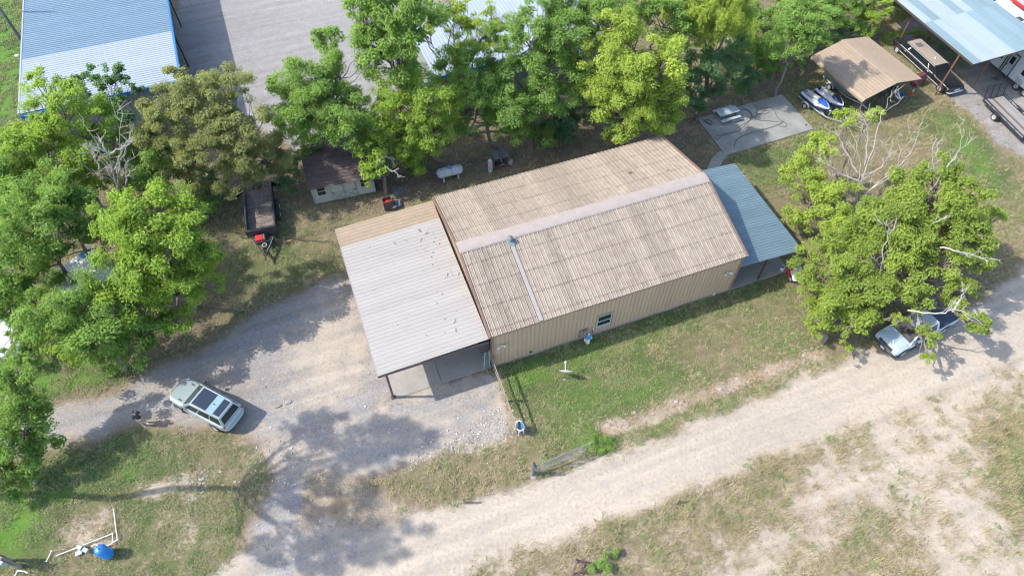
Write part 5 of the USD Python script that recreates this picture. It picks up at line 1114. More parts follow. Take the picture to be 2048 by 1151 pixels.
roped('rope', 'small snarl of dark cord at the left corner of the patio', zp([(270, 460), (340, 490), (410, 520), (400, 480), (340, 450), (300, 470), (350, 510), (400, 540)]), .02)
single('dropped_tool', 'small dark object lying near the right edge of the patio', 'debris', mv(cb((0, 0, .03), (.22, .10, .05), .02), G(1612, 250, .08), .4), MT['black'])
t = thing('yard_spigot', 'rusty spigot post with white head beside the patio corner', 'spigot', G(1387, 242), 0)
part(t, 'riser', cat(cyl((0, 0, 0), (0, 0, .85), .03), bar((.08, 0, 0), (.08, 0, .7), .07)), MT['rust'])
part(t, 'head', cat(cb((0, -.04, .95), (.14, .18, .2), .03), cyl((0, 0, 1.05), (0, 0, 1.15), .06)), MT['dirty_white'])

# rusty poles by the limousine
for px, h, lab in (((1870, 189), 4.3, 'tall rusty pipe pole in front of the limousine hood'), ((1793, 92), 4.3, 'tall rusty pipe pole beside the limousine trunk')):
    t = thing('pipe_pole', lab, 'pole', G(*px), 0, 'rusty poles beside the limousine')
    part(t, 'pipe', cyl((0, 0, 0), (0, 0, h), .075, .07, n=12), MT['rust'], smooth=40)
    part(t, 'cap', mv(lathe([(0, .03), (.08, .02), (.08, -.03), (0, -.03)], 12), (0, 0, h)), MT['rust_dark'])

# things under the tan carport
t = thing('push_mower', 'white and dark push mower under the tan carport roof', 'mower', G(1789, 184), ka + .6)
part(t, 'deck', loft([np.column_stack([*(sell(a_, b_, 18, 3).T), np.full(18, z)]) for a_, b_, z in ((.36, .28, .10), (.38, .30, .20), (.30, .24, .32), (.2, .16, .34))]), MT['dirty_white'], smooth=40)
part(t, 'engine', cat(mv(lathe([(0, 0), (.17, 0), (.17, .14), (.12, .2), (0, .2)], 14), (.02, 0, .345)), cb((.1, .12, .42), (.2, .12, .12), .03)), MT['charcoal'])
part(t, 'handle', cat(bar((-.3, -.2, .25), (-.85, -.2, .98), .035), bar((-.3, .2, .25), (-.85, .2, .98), .035), bar((-.85, -.2, .98), (-.85, .2, .98), .035)), MT['black'])
for x in (-.28, .3):
    for y in (-.32, .32): wheel(t, (x, y, .12), .12, .06)
t = thing('traffic_cone', 'orange traffic cone with white collar under the tan carport', 'traffic cone', G(1822, 190), 0)
part(t, 'base', cb((0, 0, .03), (.46, .46, .05), .015), MT['orange'])
part(t, 'cone', lathe([(.19, .05), (.11, .42), (.105, .42), (.0, .42)], 18), MT['orange'], smooth=40)
part(t, 'collar', lathe([(.112, .421), (.06, .68), (0.0, .68)], 18), MT['white'], smooth=40)
part(t, 'tip', lathe([(.058, .681), (.045, .75), (0, .75)], 14), MT['orange'], smooth=40)
t = thing('covered_grill', 'maroon covered grill behind the traffic cone', 'grill', G(1832, 168), ka)
part(t, 'cover', hull([(-.55, -.35, .1), (.55, -.35, .1), (-.55, .35, .1), (.55, .35, .1), (-.6, -.3, .8), (.6, -.3, .8), (-.6, .3, .8), (.6, .3, .8), (-.4, -.2, 1.1), (.4, -.2, 1.1), (-.4, .2, 1.1), (.4, .2, 1.1)]), MT['maroon'])
part(t, 'foot', cat(cb((-.5, 0, .05), (.08, .6, .1)), cb((.5, 0, .05), (.08, .6, .1))), MT['black'])
t = thing('blue_bucket', 'blue-grey tub on the ground under the tan carport mouth', 'tub', G(1798, 196), 0)
part(t, 'tub', lathe([(0, 0), (.26, 0), (.33, .38), (.30, .38), (.23, .05), (0, .05)], 16), MT['bin_blue'], smooth=30)
part(t, 'rim', lathe([(.331, .36), (.36, .38), (.36, .40), (.331, .40)], 16), MT['charcoal'])
# riding mower and bucket at the porch
t = thing('riding_mower', 'red and white riding mower parked at the porch corner under leaves', 'mower', G(1590, 551), PSI + 1.2)
part(t, 'hood', body_loft([(.1, .30, .40, .85), (.6, .30, .38, .80), (.95, .24, .38, .66), (1.0, .18, .42, .6)], 18, 4), MT['white'], smooth=50)
part(t, 'fender', cat(box(-.85, .1, -.50, .50, .42, .56, .06)), MT['white'])
part(t, 'seat', cat(cb((-.35, 0, .62), (.45, .44, .12), .04), cb((-.58, 0, .82), (.12, .44, .38), .04)), MT['black'])
part(t, 'mower_deck', box(-.35, .55, -.58, .58, .14, .30, .05), MT['red'])
part(t, 'steering', cat(cyl((.1, 0, .8), (-.05, 0, 1.0), .03), mv(lathe([(.15, -.015), (.18, -.015), (.18, .015), (.15, .015)], 14), (-.06, 0, 1.0), ry=-.5)), MT['black'])
for x, r in ((-.5, .26), (.72, .19)):
    for s in (-1, 1): wheel(t, (x, s * .46, r), r, .18)
t = thing('white_bucket', 'white bucket on the porch slab beside the last post', 'bucket', G(1563, 539, .05), 0)
part(t, 'pail', lathe([(0, 0), (.14, 0), (.17, .38), (.155, .38), (.13, .03), (0, .03)], 16), MT['white'], smooth=30)
part(t, 'handle', tube([(-.17, 0, .36), (-.12, 0, .50), (.12, 0, .50), (.17, 0, .36)], .012), MT['steel'])
t = thing('porch_cabinet', 'dark tall cabinet against the wall at the porch mouth', 'cabinet', B(BL + .10, .35, .05), PSI)
part(t, 'carcass', box(0, .45, 0, 1.0, 0, 1.5, .02), MT['dark'])
part(t, 'door', box(.452, .475, .04, .96, .06, 1.44), MT['charcoal'])
# log and stump under the big tree
t = thing('cut_log', 'short cut log standing on the lawn left of the big leafy tree', 'log', G(1643, 681), 0)
part(t, 'log', lathe([(0, 0), (.28, 0), (.26, .2), (.27, .55), (0, .56)], 16), MT['post_wood'], smooth=40)
part(t, 'cut_face', lathe([(0, .562), (.24, .562), (.24, .568), (0, .568)], 16), MT['stone'])

# well head: pressure tank, pipes, boxes
tb, tt = G(218, 1108), G(198, 1088)
t = thing('pressure_tank', 'bright blue upright pressure tank at the well', 'pressure tank', tb, 0)
part(t, 'tank', lathe([(0, .06), (.28, .06), (.33, .16), (.33, .98), (.29, 1.12), (.18, 1.20), (0, 1.22)], 24), MT['tank_blue'], smooth=50)
part(t, 'base_ring', lathe([(.26, 0), (.28, 0), (.28, .10), (.26, .10)], 20), MT['stone'])
part(t, 'valve_cap', lathe([(0, 1.23), (.04, 1.22), (.04, 1.26), (0, 1.27)], 10), MT['black'])
def pipe(name, label, pts, z=.16, r=.03):
    P = np.array([G(*p, z) for p in pts])
    single(name, label, 'pipe', cat(*[cyl(P[i], P[i + 1], r, n=8) for i in range(len(P) - 1)], *[mv(tm(trimesh.creation.icosphere(1, r * 1.5)), q) for q in P]), MT['pvc'], group='white pipes at the well')
pipe('water_pipe', 'long white pipe running from the blue tank toward the west', [(113, 1110), (225, 1066), (225, 1084)])
pipe('water_pipe', 'white pipe running north past the blue tank', [(227, 1017), (232, 1058), (235, 1078), (223, 1086), (213, 1091), (207, 1096)])
pipe('water_pipe', 'short loose white pipe standing west of the long pipe', [(93, 1121), (103, 1101)], .1)
pipe('water_pipe', 'bent white pipe at the foot of the utility post', [(30, 1150), (35, 1140), (48, 1141), (55, 1144)], .4)
pipe('water_pipe', 'short white elbow pipe at the left side of the blue tank', [(184, 1091), (190, 1087), (197, 1090)], .3, .03)
t = thing('pump_switch', 'grey electrical boxes by the long pipe left of the blue tank', 'control box', G(172, 1100), -.35)
for x, m in ((-.42, 'grey_box'), (.0, 'grey_box')): part(t, 'box', box(x, x + .34, -.12, .12, .22 if x else .18, .40, .02), MT[m])
part(t, 'leg', cat(bar((-.25, 0, 0), (-.25, 0, .22), .05), bar((.15, 0, 0), (.15, 0, .22), .05)), MT['charcoal'])
t = thing('valve_box', 'small grey lidded box on the ground below the electrical boxes', 'valve box', G(160, 1106), .5)
part(t, 'box', box(-.15, .15, -.11, .11, 0, .16, .02), MT['grey_box']); part(t, 'lid', box(-.17, .17, -.13, .13, .162, .19, .008), MT['dirty_white'])
# utility post with meter boxes at the lower left corner
ub = G(44, 1132)
t = thing('utility_post', 'utility post carrying grey meter boxes at the lower left corner', 'utility post', ub, rad(-25))
part(t, 'post', box(-.08, .08, -.06, .06, 0, 2.0), MT['post_wood'])
part(t, 'backboard', box(-.75, .12, -.10, -.062, .9, 2.0), MT['charcoal'])
for x, z0, w in ((-.72, 1.25, .34), (-.34, 1.40, .26), (-.05, 1.30, .22)): part(t, 'meter_box', box(x, x + w, -.30, -.102, z0, z0 + .5, .02), MT['grey_box'])
part(t, 'conduit', cat(cyl((-.6, -.18, 0), (-.6, -.18, 1.25), .03), cyl((.02, -.15, 0), (.02, -.15, 1.3), .03)), MT['grey_box'])
part(t, 'post', box(-.80, -.66, -.06, .06, 0, 2.0), MT['post_wood'])

# the pole and lamp at the upper left
pb_ = G(62, 110)
t = thing('utility_pole', 'tall dark utility pole beside the blue-trimmed building', 'utility pole', pb_, 0)
part(t, 'pole', cyl((0, 0, 0), (0, 0, 9.0), .16, .12, n=12), MT['charcoal'], smooth=40)
part(t, 'bolt_plate', cb((.14, -.05, 1.4), (.08, .2, .2), .02), MT['steel'])
part(t, 'cross_arm', bar((-1.1, 0, 8.6), (1.1, 0, 8.6), .1), MT['post_wood'])
t = thing('flood_lamp', 'white flood lamp on the edge of the blue-trimmed roof', 'outdoor lamp', G(52, 122, 4.2), 0)
part(t, 'arm', bar((0, 0, 0), (-.55, .15, .35), .05), MT['grey_wall']); part(t, 'lamp_head', cb((-.62, .17, .40), (.34, .26, .16), .05), MT['white'])

# rusted frame at the bottom edge
a = G(1152, 1130)
t = thing('rusted_frame', 'rusted iron bench-like frame at the bottom edge of the field', 'iron frame', a, .15)
part(t, 'beam', cat(bar((-.35, -.6, .42), (.08, .15, .55), .10), bar((.08, .15, .55), (-.02, .2, .72), .09)), MT['rust_dark'])
part(t, 'rail', cat(bar((.08, .15, .50), (.62, .02, .42), .09), bar((-.28, -.5, .30), (.75, -.28, .30), .07)), MT['rust_dark'])
for x, y in ((.12, .12), (.6, .02), (-.3, -.55), (.25, -.5), (.74, -.3)): part(t, 'leg', bar((x, y, 0), (x + .03, y, .45), .06), MT['rust_dark'])
for px, lab in (((575, 803), 'flat pale broken stone lying on the gravel drive right of the SUV'), ((555, 810), 'pale stone lying on the gravel drive just right of the SUV')):
    q = np.random.default_rng(px[0]).normal(0, 1, (14, 3)); q /= np.linalg.norm(q, axis=1, keepdims=True)
    single('stone', lab, 'stone', mv(hull(q * [.30, .18, .07]), G(*px, .05), .4), MT['stone'], group='stones on the drive')

# ================================================================ THE PERSON
def figure(path, joints, bones, edge=.03):
    acc = manifold3d.Manifold()
    for a, b in bones:
        (pa, ra_), (pb2, rb_) = joints[a], joints[b]
        acc = acc + manifold3d.Manifold.batch_hull([manifold3d.Manifold.sphere(ra_, 16).translate(list(map(float, pa))), manifold3d.Manifold.sphere(rb_, 16).translate(list(map(float, pb2)))])
    m = acc.refine_to_length(edge).to_mesh()
    o = trimesh.Trimesh(m.vert_properties[:, :3], m.tri_verts, process=True)
    trimesh.smoothing.filter_taubin(o, iterations=8)
    return tm(o)
pp = G(290, 847)
t = thing('person', 'person in dark shirt, khaki shorts and white shoes standing on the gravel drive', 'person', pp, rad(-25))
# x is where the figure faces
J = dict(pelv=((0, 0, .96), .135), pl=((0, .09, .93), .11), pr=((0, -.09, .93), .11), waist=((0, 0, 1.12), .12), chest=((.01, 0, 1.34), .145), sl=((0, .17, 1.44), .07), sr=((0, -.17, 1.44), .07), neck=((.01, 0, 1.52), .055), nk2=((.03, 0, 1.60), .055),
         kl=((.03, .11, .50), .062), kr=((.06, -.11, .50), .062), al=((0, .12, .09), .042), ar=((-.02, -.12, .09), .042), fl=((.12, .14, .04), .035), fr=((.10, -.14, .04), .035), hl=((-.05, .12, .045), .04), hr=((-.07, -.12, .045), .04),
         el=((.0, .24, 1.17), .046), er=((.0, -.24, 1.17), .046), wl=((.24, .13, 1.12), .032), wr=((.24, -.13, 1.12), .032), ml=((.31, .10, 1.13), .034), mr=((.31, -.10, 1.13), .034))
bones = [('pelv', 'waist'), ('pl', 'pr'), ('pelv', 'pl'), ('pelv', 'pr'), ('waist', 'chest'), ('chest', 'sl'), ('chest', 'sr'), ('chest', 'neck'), ('neck', 'nk2'), ('pl', 'kl'), ('pr', 'kr'), ('kl', 'al'), ('kr', 'ar'), ('al', 'fl'), ('ar', 'fr'), ('al', 'hl'), ('ar', 'hr'), ('sl', 'el'), ('sr', 'er'), ('el', 'wl'), ('er', 'wr'), ('wl', 'ml'), ('wr', 'mr')]
hz = 1.70
for s, sn in ((1, 'l'), (-1, 'r')):
    for k, (dy, ln) in enumerate(((.028, .055), (.010, .068), (-.008, .064), (-.026, .050))):
        J[f'f{k}{sn}a'] = ((.33, s * (.10 + dy), 1.13), .0105); J[f'f{k}{sn}b'] = ((.33 + ln * .7, s * (.085 + dy), 1.135), .009); J[f'f{k}{sn}c'] = ((.33 + ln, s * (.07 + dy), 1.115), .008)
        bones += [(f'm{sn}', f'f{k}{sn}a'), (f'f{k}{sn}a', f'f{k}{sn}b'), (f'f{k}{sn}b', f'f{k}{sn}c')]
    J[f't{sn}a'] = ((.31, s * .062, 1.15), .012); J[f't{sn}b'] = ((.345, s * .045, 1.165), .0095); bones += [(f'm{sn}', f't{sn}a'), (f't{sn}a', f't{sn}b')]
J.update(hd1=((.05, 0, 1.70), .088), hd2=((.03, 0, 1.72), .095), jaw=((.085, 0, 1.635), .05), nose=((.148, 0, 1.68), .012), nose2=((.135, 0, 1.705), .010), earl=((.03, .10, 1.69), .018), earr=((.03, -.10, 1.69), .018))
bones += [('nk2', 'hd2'), ('hd1', 'hd2'), ('hd1', 'jaw'), ('nose', 'nose2'), ('hd2', 'earl'), ('hd2', 'earr'), ('hd1', 'nose2')]
part(t, 'body', figure(t, J, bones, .02), MT['skin'], smooth=True)
JS = {k: (J[k][0], J[k][1] + .022) for k in ('waist', 'chest', 'sl', 'sr', 'pelv')}
JS['ul'] = ((.0, .235, 1.24), .062); JS['ur'] = ((.0, -.235, 1.24), .062)
part(t, 'shirt', figure(t, JS, [('pelv', 'waist'), ('waist', 'chest'), ('chest', 'sl'), ('chest', 'sr'), ('sl', 'ul'), ('sr', 'ur')], .03), MT['shirt'], smooth=True)
JP = dict(pl=((0, .09, .90), .135), pr=((0, -.09, .90), .135), kl=((.03, .115, .56), .098), kr=((.05, -.115, .56), .098))
part(t, 'shorts', figure(t, JP, [('pl', 'pr'), ('pl', 'kl'), ('pr', 'kr')], .03), MT['khaki'], smooth=True)
part(t, 'hair', figure(t, dict(a=((.02, 0, 1.755), .092), b=((-.02, 0, 1.71), .09), c=((.06, 0, 1.77), .06)), [('a', 'b'), ('a', 'c')], .025), MT['hair'], smooth=True)
for s in (-1, 1):
    part(t, 'shoe', hull([(x - (.02 if s < 0 else 0), s * y, z) for x, y, z in ((-.10, .09, .0), (-.10, .16, 0), (.18, .10, 0), (.18, .18, 0), (.22, .14, .0), (-.09, .09, .09), (-.09, .16, .09), (.06, .10, .10), (.06, .17, .10), (.19, .11, .05), (.19, .17, .05))]), MT['white'])
    part(t, 'eye', mv(tm(trimesh.creation.icosphere(1, .010)), (.134, s * .034, 1.712)), MT['hair'])
part(t, 'mouth', cb((.135, 0, 1.645), (.012, .045, .008)), MT['maroon'])
ct = thing('hand_controller', 'small grey controller held in both hands by the person', 'controller', pp + [0, 0, 0], rad(-25))
part(ct, 'case', cb((.375, 0, 1.155), (.10, .15, .035), .012), MT['charcoal'])
for s in (-1, 1): part(ct, 'stick', cyl((.38, s * .04, 1.173), (.38, s * .04, 1.20), .006), MT['black'])

# ================================================================ TREES
def raw_mesh(path, v, f, m):
    o = UsdGeom.Mesh.Define(stage, path)
    o.CreatePointsAttr(Vt.Vec3fArray.FromNumpy(v.astype(np.float32)))
    o.CreateFaceVertexCountsAttr(Vt.IntArray.FromNumpy(np.full(len(f), f.shape[1], np.int32)))
    o.CreateFaceVertexIndicesAttr(Vt.IntArray.FromNumpy(f.astype(np.int32).ravel()))
    o.CreateSubdivisionSchemeAttr('none')
    UsdShade.MaterialBindingAPI.Apply(o.GetPrim()).Bind(m)
    return str(o.GetPath())
def unit(v): return v / (np.linalg.norm(v, axis=-1, keepdims=True) + 1e-9)
LEAVES = [0]
def leaf_cloud(lobes, rng, dens=1.0, size=.20, droop=0.0, open_=.35):
    """Leaf-sized folded faces gathered in sprays through each lobe (x, y, z, R)."""
    P, N, T, Z = [], [], [], []
    sprays = []
    for x, y, z, R in lobes:
        m = max(6, int(11.5 * R))
        d = unit(rng.normal(0, 1, (m, 3)) + [0, 0, .25]); d[:, 2] = np.maximum(d[:, 2], -.75)
        rad_ = R * rng.uniform(.30, 1.12, (m, 1)) ** .7
        c = np.array([x, y, z]) + d * rad_ * [1, 1, .78]
        for ci, di in zip(c, d):
            r = R * rng.uniform(.13, .31) + .12
            sprays.append(ci)
            k = int((dens * 790 * r * r + 16) * rng.uniform(.45, 1.35))
            q = unit(rng.normal(0, 1, (k, 3)))
            rr = r * rng.uniform(0, 1, (k, 1)) ** .45 * (1 + rng.normal(0, .14, (k, 1)))
            pos = ci + q * rr * [1, 1, .62]
            if droop: pos[:, 2] -= droop * rng.uniform(0, 1, k) ** 2
            P.append(pos); N.append(unit(q * .45 + [-.25, 0, .70] + rng.normal(0, .48, (k, 3))))
            Z.append(np.full((k, 1), rng.uniform(.72, 1.28))); T.append(unit(q * [1, 1, .3] + rng.normal(0, .7, (k, 3)) - [0, 0, .15 + droop]))
    P, N, T = np.vstack(P), np.vstack(N), np.vstack(T)
    Bv = unit(np.cross(N, T)); T = unit(np.cross(Bv, N))
    k = len(P); L = size * rng.uniform(.6, 1.3, (k, 1)) * np.vstack(Z); W = L * rng.uniform(.40, .62, (k, 1)) * (.45 if droop > .5 else 1)
    v = np.stack([P - T * L / 2, P + Bv * W / 2 + N * W * .18, P + T * L / 2 - N * L * .12, P - Bv * W / 2 + N * W * .18], 1).reshape(-1, 3)
    i = np.arange(k)[:, None] * 4
    f = np.vstack([i + [0, 1, 2], i + [0, 2, 3]])
    LEAVES[0] += k
    return v, f, np.array(sprays)
def limb(a, b, r0, r1, rng, wob=.12, n=5):
    t = np.linspace(0, 1, n)[:, None]; a, b = np.asarray(a, float), np.asarray(b, float); l = np.linalg.norm(b - a)
    p = a + (b - a) * t + rng.normal(0, wob * l * .35, (n, 3)) * (np.sin(np.pi * t)) + np.array([0, 0, -.08 * l]) * np.sin(np.pi * t)
    return tube(p, np.linspace(r0, r1, n), 6)
def px_lobes(L, fat=1.1):
    return np.array([np.append(G(px, py, z), R * fat) for px, py, z, R in L])
SEED = [100]
def tree(label, base, lobes, mat='leaf_a', tr=.20, dens=1.0, size=.175, group=None, droop=0., name='tree', dead=None, cat_='tree', barkm='bark', world=None, twigs=.65, fat=1.1, forkz=None):
    SEED[0] += 7; rng = np.random.default_rng(SEED[0])
    Lb = px_lobes(lobes, fat) if len(lobes) else np.zeros((0, 4))
    if world is not None: Lb = np.vstack([Lb, world])
    b = G(*base) if base is not None else np.append(Lb[:, :2].mean(0), 0)
    t = thing(name, label, cat_, b, 0, group or ('trees round the property' if name == 'tree' else 'bushes and undergrowth'))
    v, f, sp = leaf_cloud(Lb, rng, dens, size, droop)
    raw_mesh(t + '/crown', v - b, f, MT[mat])
    top = Lb[:, :3].mean(0); hmax = Lb[:, 2].max(); hmin = Lb[:, 2].min()
    fork = b + (top - b) * [.45, .45, 0] + [0, 0, max(.6, top[2] * .5)]
    if forkz: fork = np.array([top[0] - 1, top[1], forkz])
    ms = [limb(b - [0, 0, .1], fork, tr, tr * .7, rng, .06, 6)]
    part(t, 'trunk', mv(ms[0], -b), MT[barkm], smooth=60)
    br = []
    for x, y, z, R in Lb:
        e = np.array([x, y, z - R * .2])
        br.append(limb(fork, e, tr * .5, tr * .16, rng, .16, 6))
        near = sp[np.linalg.norm(sp - [x, y, z], axis=1) < R * 1.05]
        for s in near[rng.random(len(near)) < twigs]:
            br.append(limb(e + (fork - e) * rng.uniform(0, .35), s, tr * .15, .012, rng, .2, 4))
    if br: part(t, 'branches', mv(cat(*br), -b), MT[barkm], smooth=60)
    if dead:
        for path in dead: part(t, 'dead_branch', mv(cat(*dead_branch(path, rng)), -b), MT['deadwood'], smooth=60, label='bleached bare dead branch')
    return t
def dead_branch(path, rng, r=.06, fork=5):
    """A bare limb along points (px, py, z), with forking twigs off it."""
    P = np.array([G(*p) for p in path]); n = len(P)
    from scipy.interpolate import interp1d
    k = max(8, n * 4); q = interp1d(np.linspace(0, 1, n), P.T, kind='quadratic' if n > 2 else 'linear')(np.linspace(0, 1, k)).T
    q[1:-1] += rng.normal(0, .045, (k - 2, 3))
    out = [tube(q, np.linspace(r, .015, k), 6)]
    ln = np.linalg.norm(P[-1] - P[0])
    for _ in range(fork):
        i = rng.integers(k // 4, k - 1); d = unit(q[min(i + 1, k - 1)] - q[i - 1]); w = unit(rng.normal(0, 1, 3)); w = unit(w - d * (w @ d)) 
        e = q[i] + (d * .7 + w * .7 + [0, 0, .2]) * ln * rng.uniform(.14, .34)
        out.append(limb(q[i], e, r * .42 * (1 - i / k * .6), .012, rng, .2, 5))
        for _ in range(3):
            s = q[i] + (e - q[i]) * rng.uniform(.35, .9); out.append(limb(s, s + (d * .5 + unit(rng.normal(0, 1, 3)) * .8) * ln * .10, .018, .007, rng, .2, 3))
    return out

WG = 'leafy trees of the western grove'
tree('large bright yellow-topped tree with its grey trunk at the north edge of the drive', (390, 617), [(330, 430, 8, 2.0), (270, 460, 8, 2.0), (235, 430, 8.6, 1.6), (325, 515, 6.6, 2.3), (385, 520, 6, 1.7), (260, 540, 6.8, 2.0), (290, 595, 5, 1.9), (350, 585, 4.6, 1.6), (350, 640, 3.0, 1.3), (400, 560, 4.2, 1.5)], 'leaf_b', .27)
tree('spreading green tree at the bend of the west drive, nearest the road', (250, 738), [(205, 640, 4.8, 2.1), (155, 615, 6, 2.0), (250, 690, 3, 1.5), (180, 690, 3.2, 1.5), (100, 625, 5.5, 1.8), (260, 615, 5.0, 1.2), (215, 715, 1.8, 1.1), (290, 660, 3.2, 1.3)], 'leaf_a', .22)
tree('slim leaning tree standing over the old white camper', (160, 581), [(55, 450, 8, 2.2), (105, 470, 7.2, 1.6), (30, 530, 6, 1.8), (110, 415, 8.2, 1.6)], 'leaf_a', .17, barkm='bark')
tree('slim dark-trunked tree rising behind the old white camper', (183, 545), [(80, 385, 8.2, 2.0), (150, 420, 7.2, 1.7), (205, 455, 5.8, 1.2)], 'leaf_a', .16)
tree('tree at the west edge of the picture above the tarped trailer', (30, 512), [(8, 330, 7.2, 2.0), (25, 400, 6.4, 1.9), (5, 570, 5.0, 1.6), (20, 480, 5.2, 1.3), (12, 625, 3.6, 1.1), (45, 665, 2.6, .8), (20, 690, 2.4, .7)], 'leaf_a', .19)
tree('bright yellow-green tree covering the corner of the blue-trimmed building', (205, 420), [(120, 215, 9, 2.0), (60, 265, 8, 1.9), (180, 235, 8, 1.9), (95, 320, 6.4, 1.8), (165, 305, 6.6, 1.6), (35, 340, 6.2, 1.6), (215, 270, 6.4, 1.3), (85, 165, 9.6, 1.1)], 'leaf_b', .24)
tree('sparse dark blue-green tree standing against the pale blue roof', (262, 305), [(225, 150, 6.8, .95), (185, 150, 6.6, .7), (147, 165, 6.6, .75), (226, 180, 6, 1.1), (265, 178, 6.2, .7), (236, 220, 5, 1.0), (160, 190, 6.2, .9), (252, 245, 3.6, .8)], 'leaf_d', .13, size=.24, dens=.75)
tree('olive-brown tree between the blue-trimmed building and the dump trailer', (420, 385), [(350, 215, 7.8, 1.9), (315, 265, 6.5, 1.7), (390, 195, 8, 1.7), (330, 330, 4.5, 1.6), (395, 290, 6, 2.0), (285, 300, 5, 1.4), (375, 370, 3, 1.5), (340, 160, 8.8, 1.1)], 'leaf_c', .2, size=.16, dens=1.3)
tree('taller olive tree rising directly behind the dump trailer', (520, 382), [(450, 170, 8.6, 1.5), (500, 235, 7, 1.9), (465, 300, 5.6, 2.0), (430, 250, 7, 1.7), (530, 310, 4.2, 1.7), (475, 355, 3.2, 1.5), (555, 345, 2.8, 1.2), (560, 290, 4.6, 1.2)], 'leaf_c', .2, size=.16, dens=1.3)
tree('low feathery light green tree behind the bleached dead tree', (345, 440), [(300, 325, 5, 1.8), (325, 375, 3.4, 1.6), (365, 415, 2, 1.3), (275, 360, 4.4, 1.5), (405, 410, 1.8, 1.0)], 'leaf_a', .14, size=.15, dens=1.3)
t = thing('dead_tree', 'bleached bare dead tree standing among the green western grove', 'tree', G(248, 430), 0)
rng = np.random.default_rng(31); b = G(248, 430)
part(t, 'trunk', mv(cat(*dead_branch([(248, 430, 0.0), (240, 395, 3.4), (228, 350, 6.5), (214, 305, 9.3)], rng, .12, 4)), -b), MT['deadwood'], smooth=60)
for pth in ([(240, 395, 3.4), (236, 345, 6.8), (245, 300, 9.6), (262, 276, 10.8)], [(214, 305, 9.3), (203, 285, 10.2), (206, 272, 10.8)], [(214, 305, 9.3), (186, 292, 10.2), (170, 290, 10.5)], [(216, 305, 9.3), (245, 295, 9.9), (266, 277, 10.8)], [(246, 385, 4.0), (258, 350, 6.2), (272, 333, 7.1)], [(200, 340, 7.4), (190, 312, 9.0), (182, 290, 10.2)], [(232, 415, 2.5), (198, 408, 3.4), (180, 375, 5.6)], [(225, 420, 2.2), (200, 420, 2.5), (178, 416, 3.1)]):
    part(t, 'branch', mv(cat(*dead_branch(pth, rng, .065, 6)), -b), MT['deadwood'], smooth=60)
rng = np.random.default_rng(9)
tw_ = np.column_stack([rng.uniform(-32.5, -29.8, 20), rng.uniform(8.5, 17.5, 20), rng.uniform(18, 25.5, 20), rng.uniform(.8, 1.7, 20)])
tree('low-branched leafy tree at the left edge beside the west drive', (70, 968), [(30, 790, 4.2, 1.3), (50, 845, 3.2, 1.5), (20, 900, 2.8, 1.4), (70, 890, 2.2, 1.1), (45, 950, 1.4, 1.1), (30, 745, 5.2, 1.2), (78, 800, 3.4, .6), (10, 830, 4.4, 1.3), (-15, 950, 2.0, 1.2)], 'leaf_a', .16)
tree('tall tree standing just beyond the lower left edge of the picture', (-90, 985), [], 'leaf_a', .24, world=tw_, dens=.75, forkz=16)

MG = 'x'
tree('small tree beside the shed with bright leaves and a few bare white branches', (772, 388), [(752, 285, 4.2, 1.35), (738, 318, 3.2, 1.2), (776, 262, 5, 1.2), (762, 345, 2.6, 1.0), (805, 305, 3.6, .8), (745, 355, 2.2, .8)], 'leaf_b', .2, dead=[[(765, 345, 2.4), (760, 322, 3.6), (772, 312, 4.0), (790, 330, 3.6)], [(768, 330, 3.2), (790, 345, 3.0), (800, 352, 2.8)], [(757, 350, 2.2), (752, 330, 3.2), (760, 315, 3.9)]])
tree('big bushy tree behind the shed, nearest the gravel yard', (690, 345), [(650, 195, 7, 2.1), (620, 160, 8, 1.9), (680, 140, 8.6, 1.7), (600, 215, 6, 1.7), (695, 215, 7, 1.8), (645, 250, 5, 1.8), (705, 270, 4.4, 1.6), (585, 255, 3.6, 1.3), (612, 285, 2.4, 1.2), (560, 170, 7, 1.2), (660, 90, 9.6, 1.2)], 'leaf_a', .24, fat=1.2)
tree('tall open-crowned tree against the gravel yard at the top of the picture', (842, 300), [(800, 45, 12, 2.0), (735, 40, 12, 1.5), (795, 110, 10, 1.8), (830, 15, 13, 1.8), (765, 90, 10.5, 1.4), (745, 5, 13, 1.3), (815, 160, 8.2, 1.4)], 'leaf_a', .22, size=.21, dens=.9, fat=1.25)
tree('full green tree behind the propane tank', (880, 322), [(860, 190, 7, 1.9), (820, 215, 6, 1.7), (785, 180, 7.2, 1.7), (875, 250, 4.6, 1.6), (830, 270, 4, 1.6), (765, 235, 5, 1.5), (840, 315, 2, 1.2), (785, 285, 3, 1.3), (725, 300, 2.4, 1.1)], 'leaf_b', .22, fat=1.22)
tree('thin pale-trunked tree with sparse leaves before the white roof', (893, 262), [(930, 25, 9.6, 1.1), (962, 75, 8, 1.2), (905, 45, 9.4, .8), (985, 35, 8.8, 1.0), (850, 60, 9, .8), (925, 110, 7, .9)], 'leaf_e', .17, dens=.8, twigs=.9, fat=1.35)
tree('leafy tree filling the gap before the white roof at the top edge', (935, 270), [(900, 130, 7.2, 1.5), (940, 95, 8.2, 1.5), (880, 20, 10, 1.2), (1010, 110, 8, 1.4), (1150, 20, 10, 1.5), (1120, 5, 11, 1.5)], 'leaf_a', .16, dens=.8)
tree('mid-height green tree behind the grey-lidded machine', (982, 292), [(960, 180, 6.5, 1.7), (1000, 150, 7.4, 1.5), (930, 225, 4.2, 1.5), (1020, 205, 6, 1.7), (940, 150, 7.4, 1.3), (985, 245, 3.4, 1.3), (900, 260, 2.4, 1.1)], 'leaf_a', .2, dens=1.0, fat=1.2, dead=[[(1030, 205, 5), (1055, 165, 6), (1075, 150, 6.6), (1100, 160, 6.4)], [(905, 215, 4), (900, 195, 5), (915, 190, 5.2)], [(880, 300, 1.6), (915, 250, 2.8), (960, 250, 3.0)]])
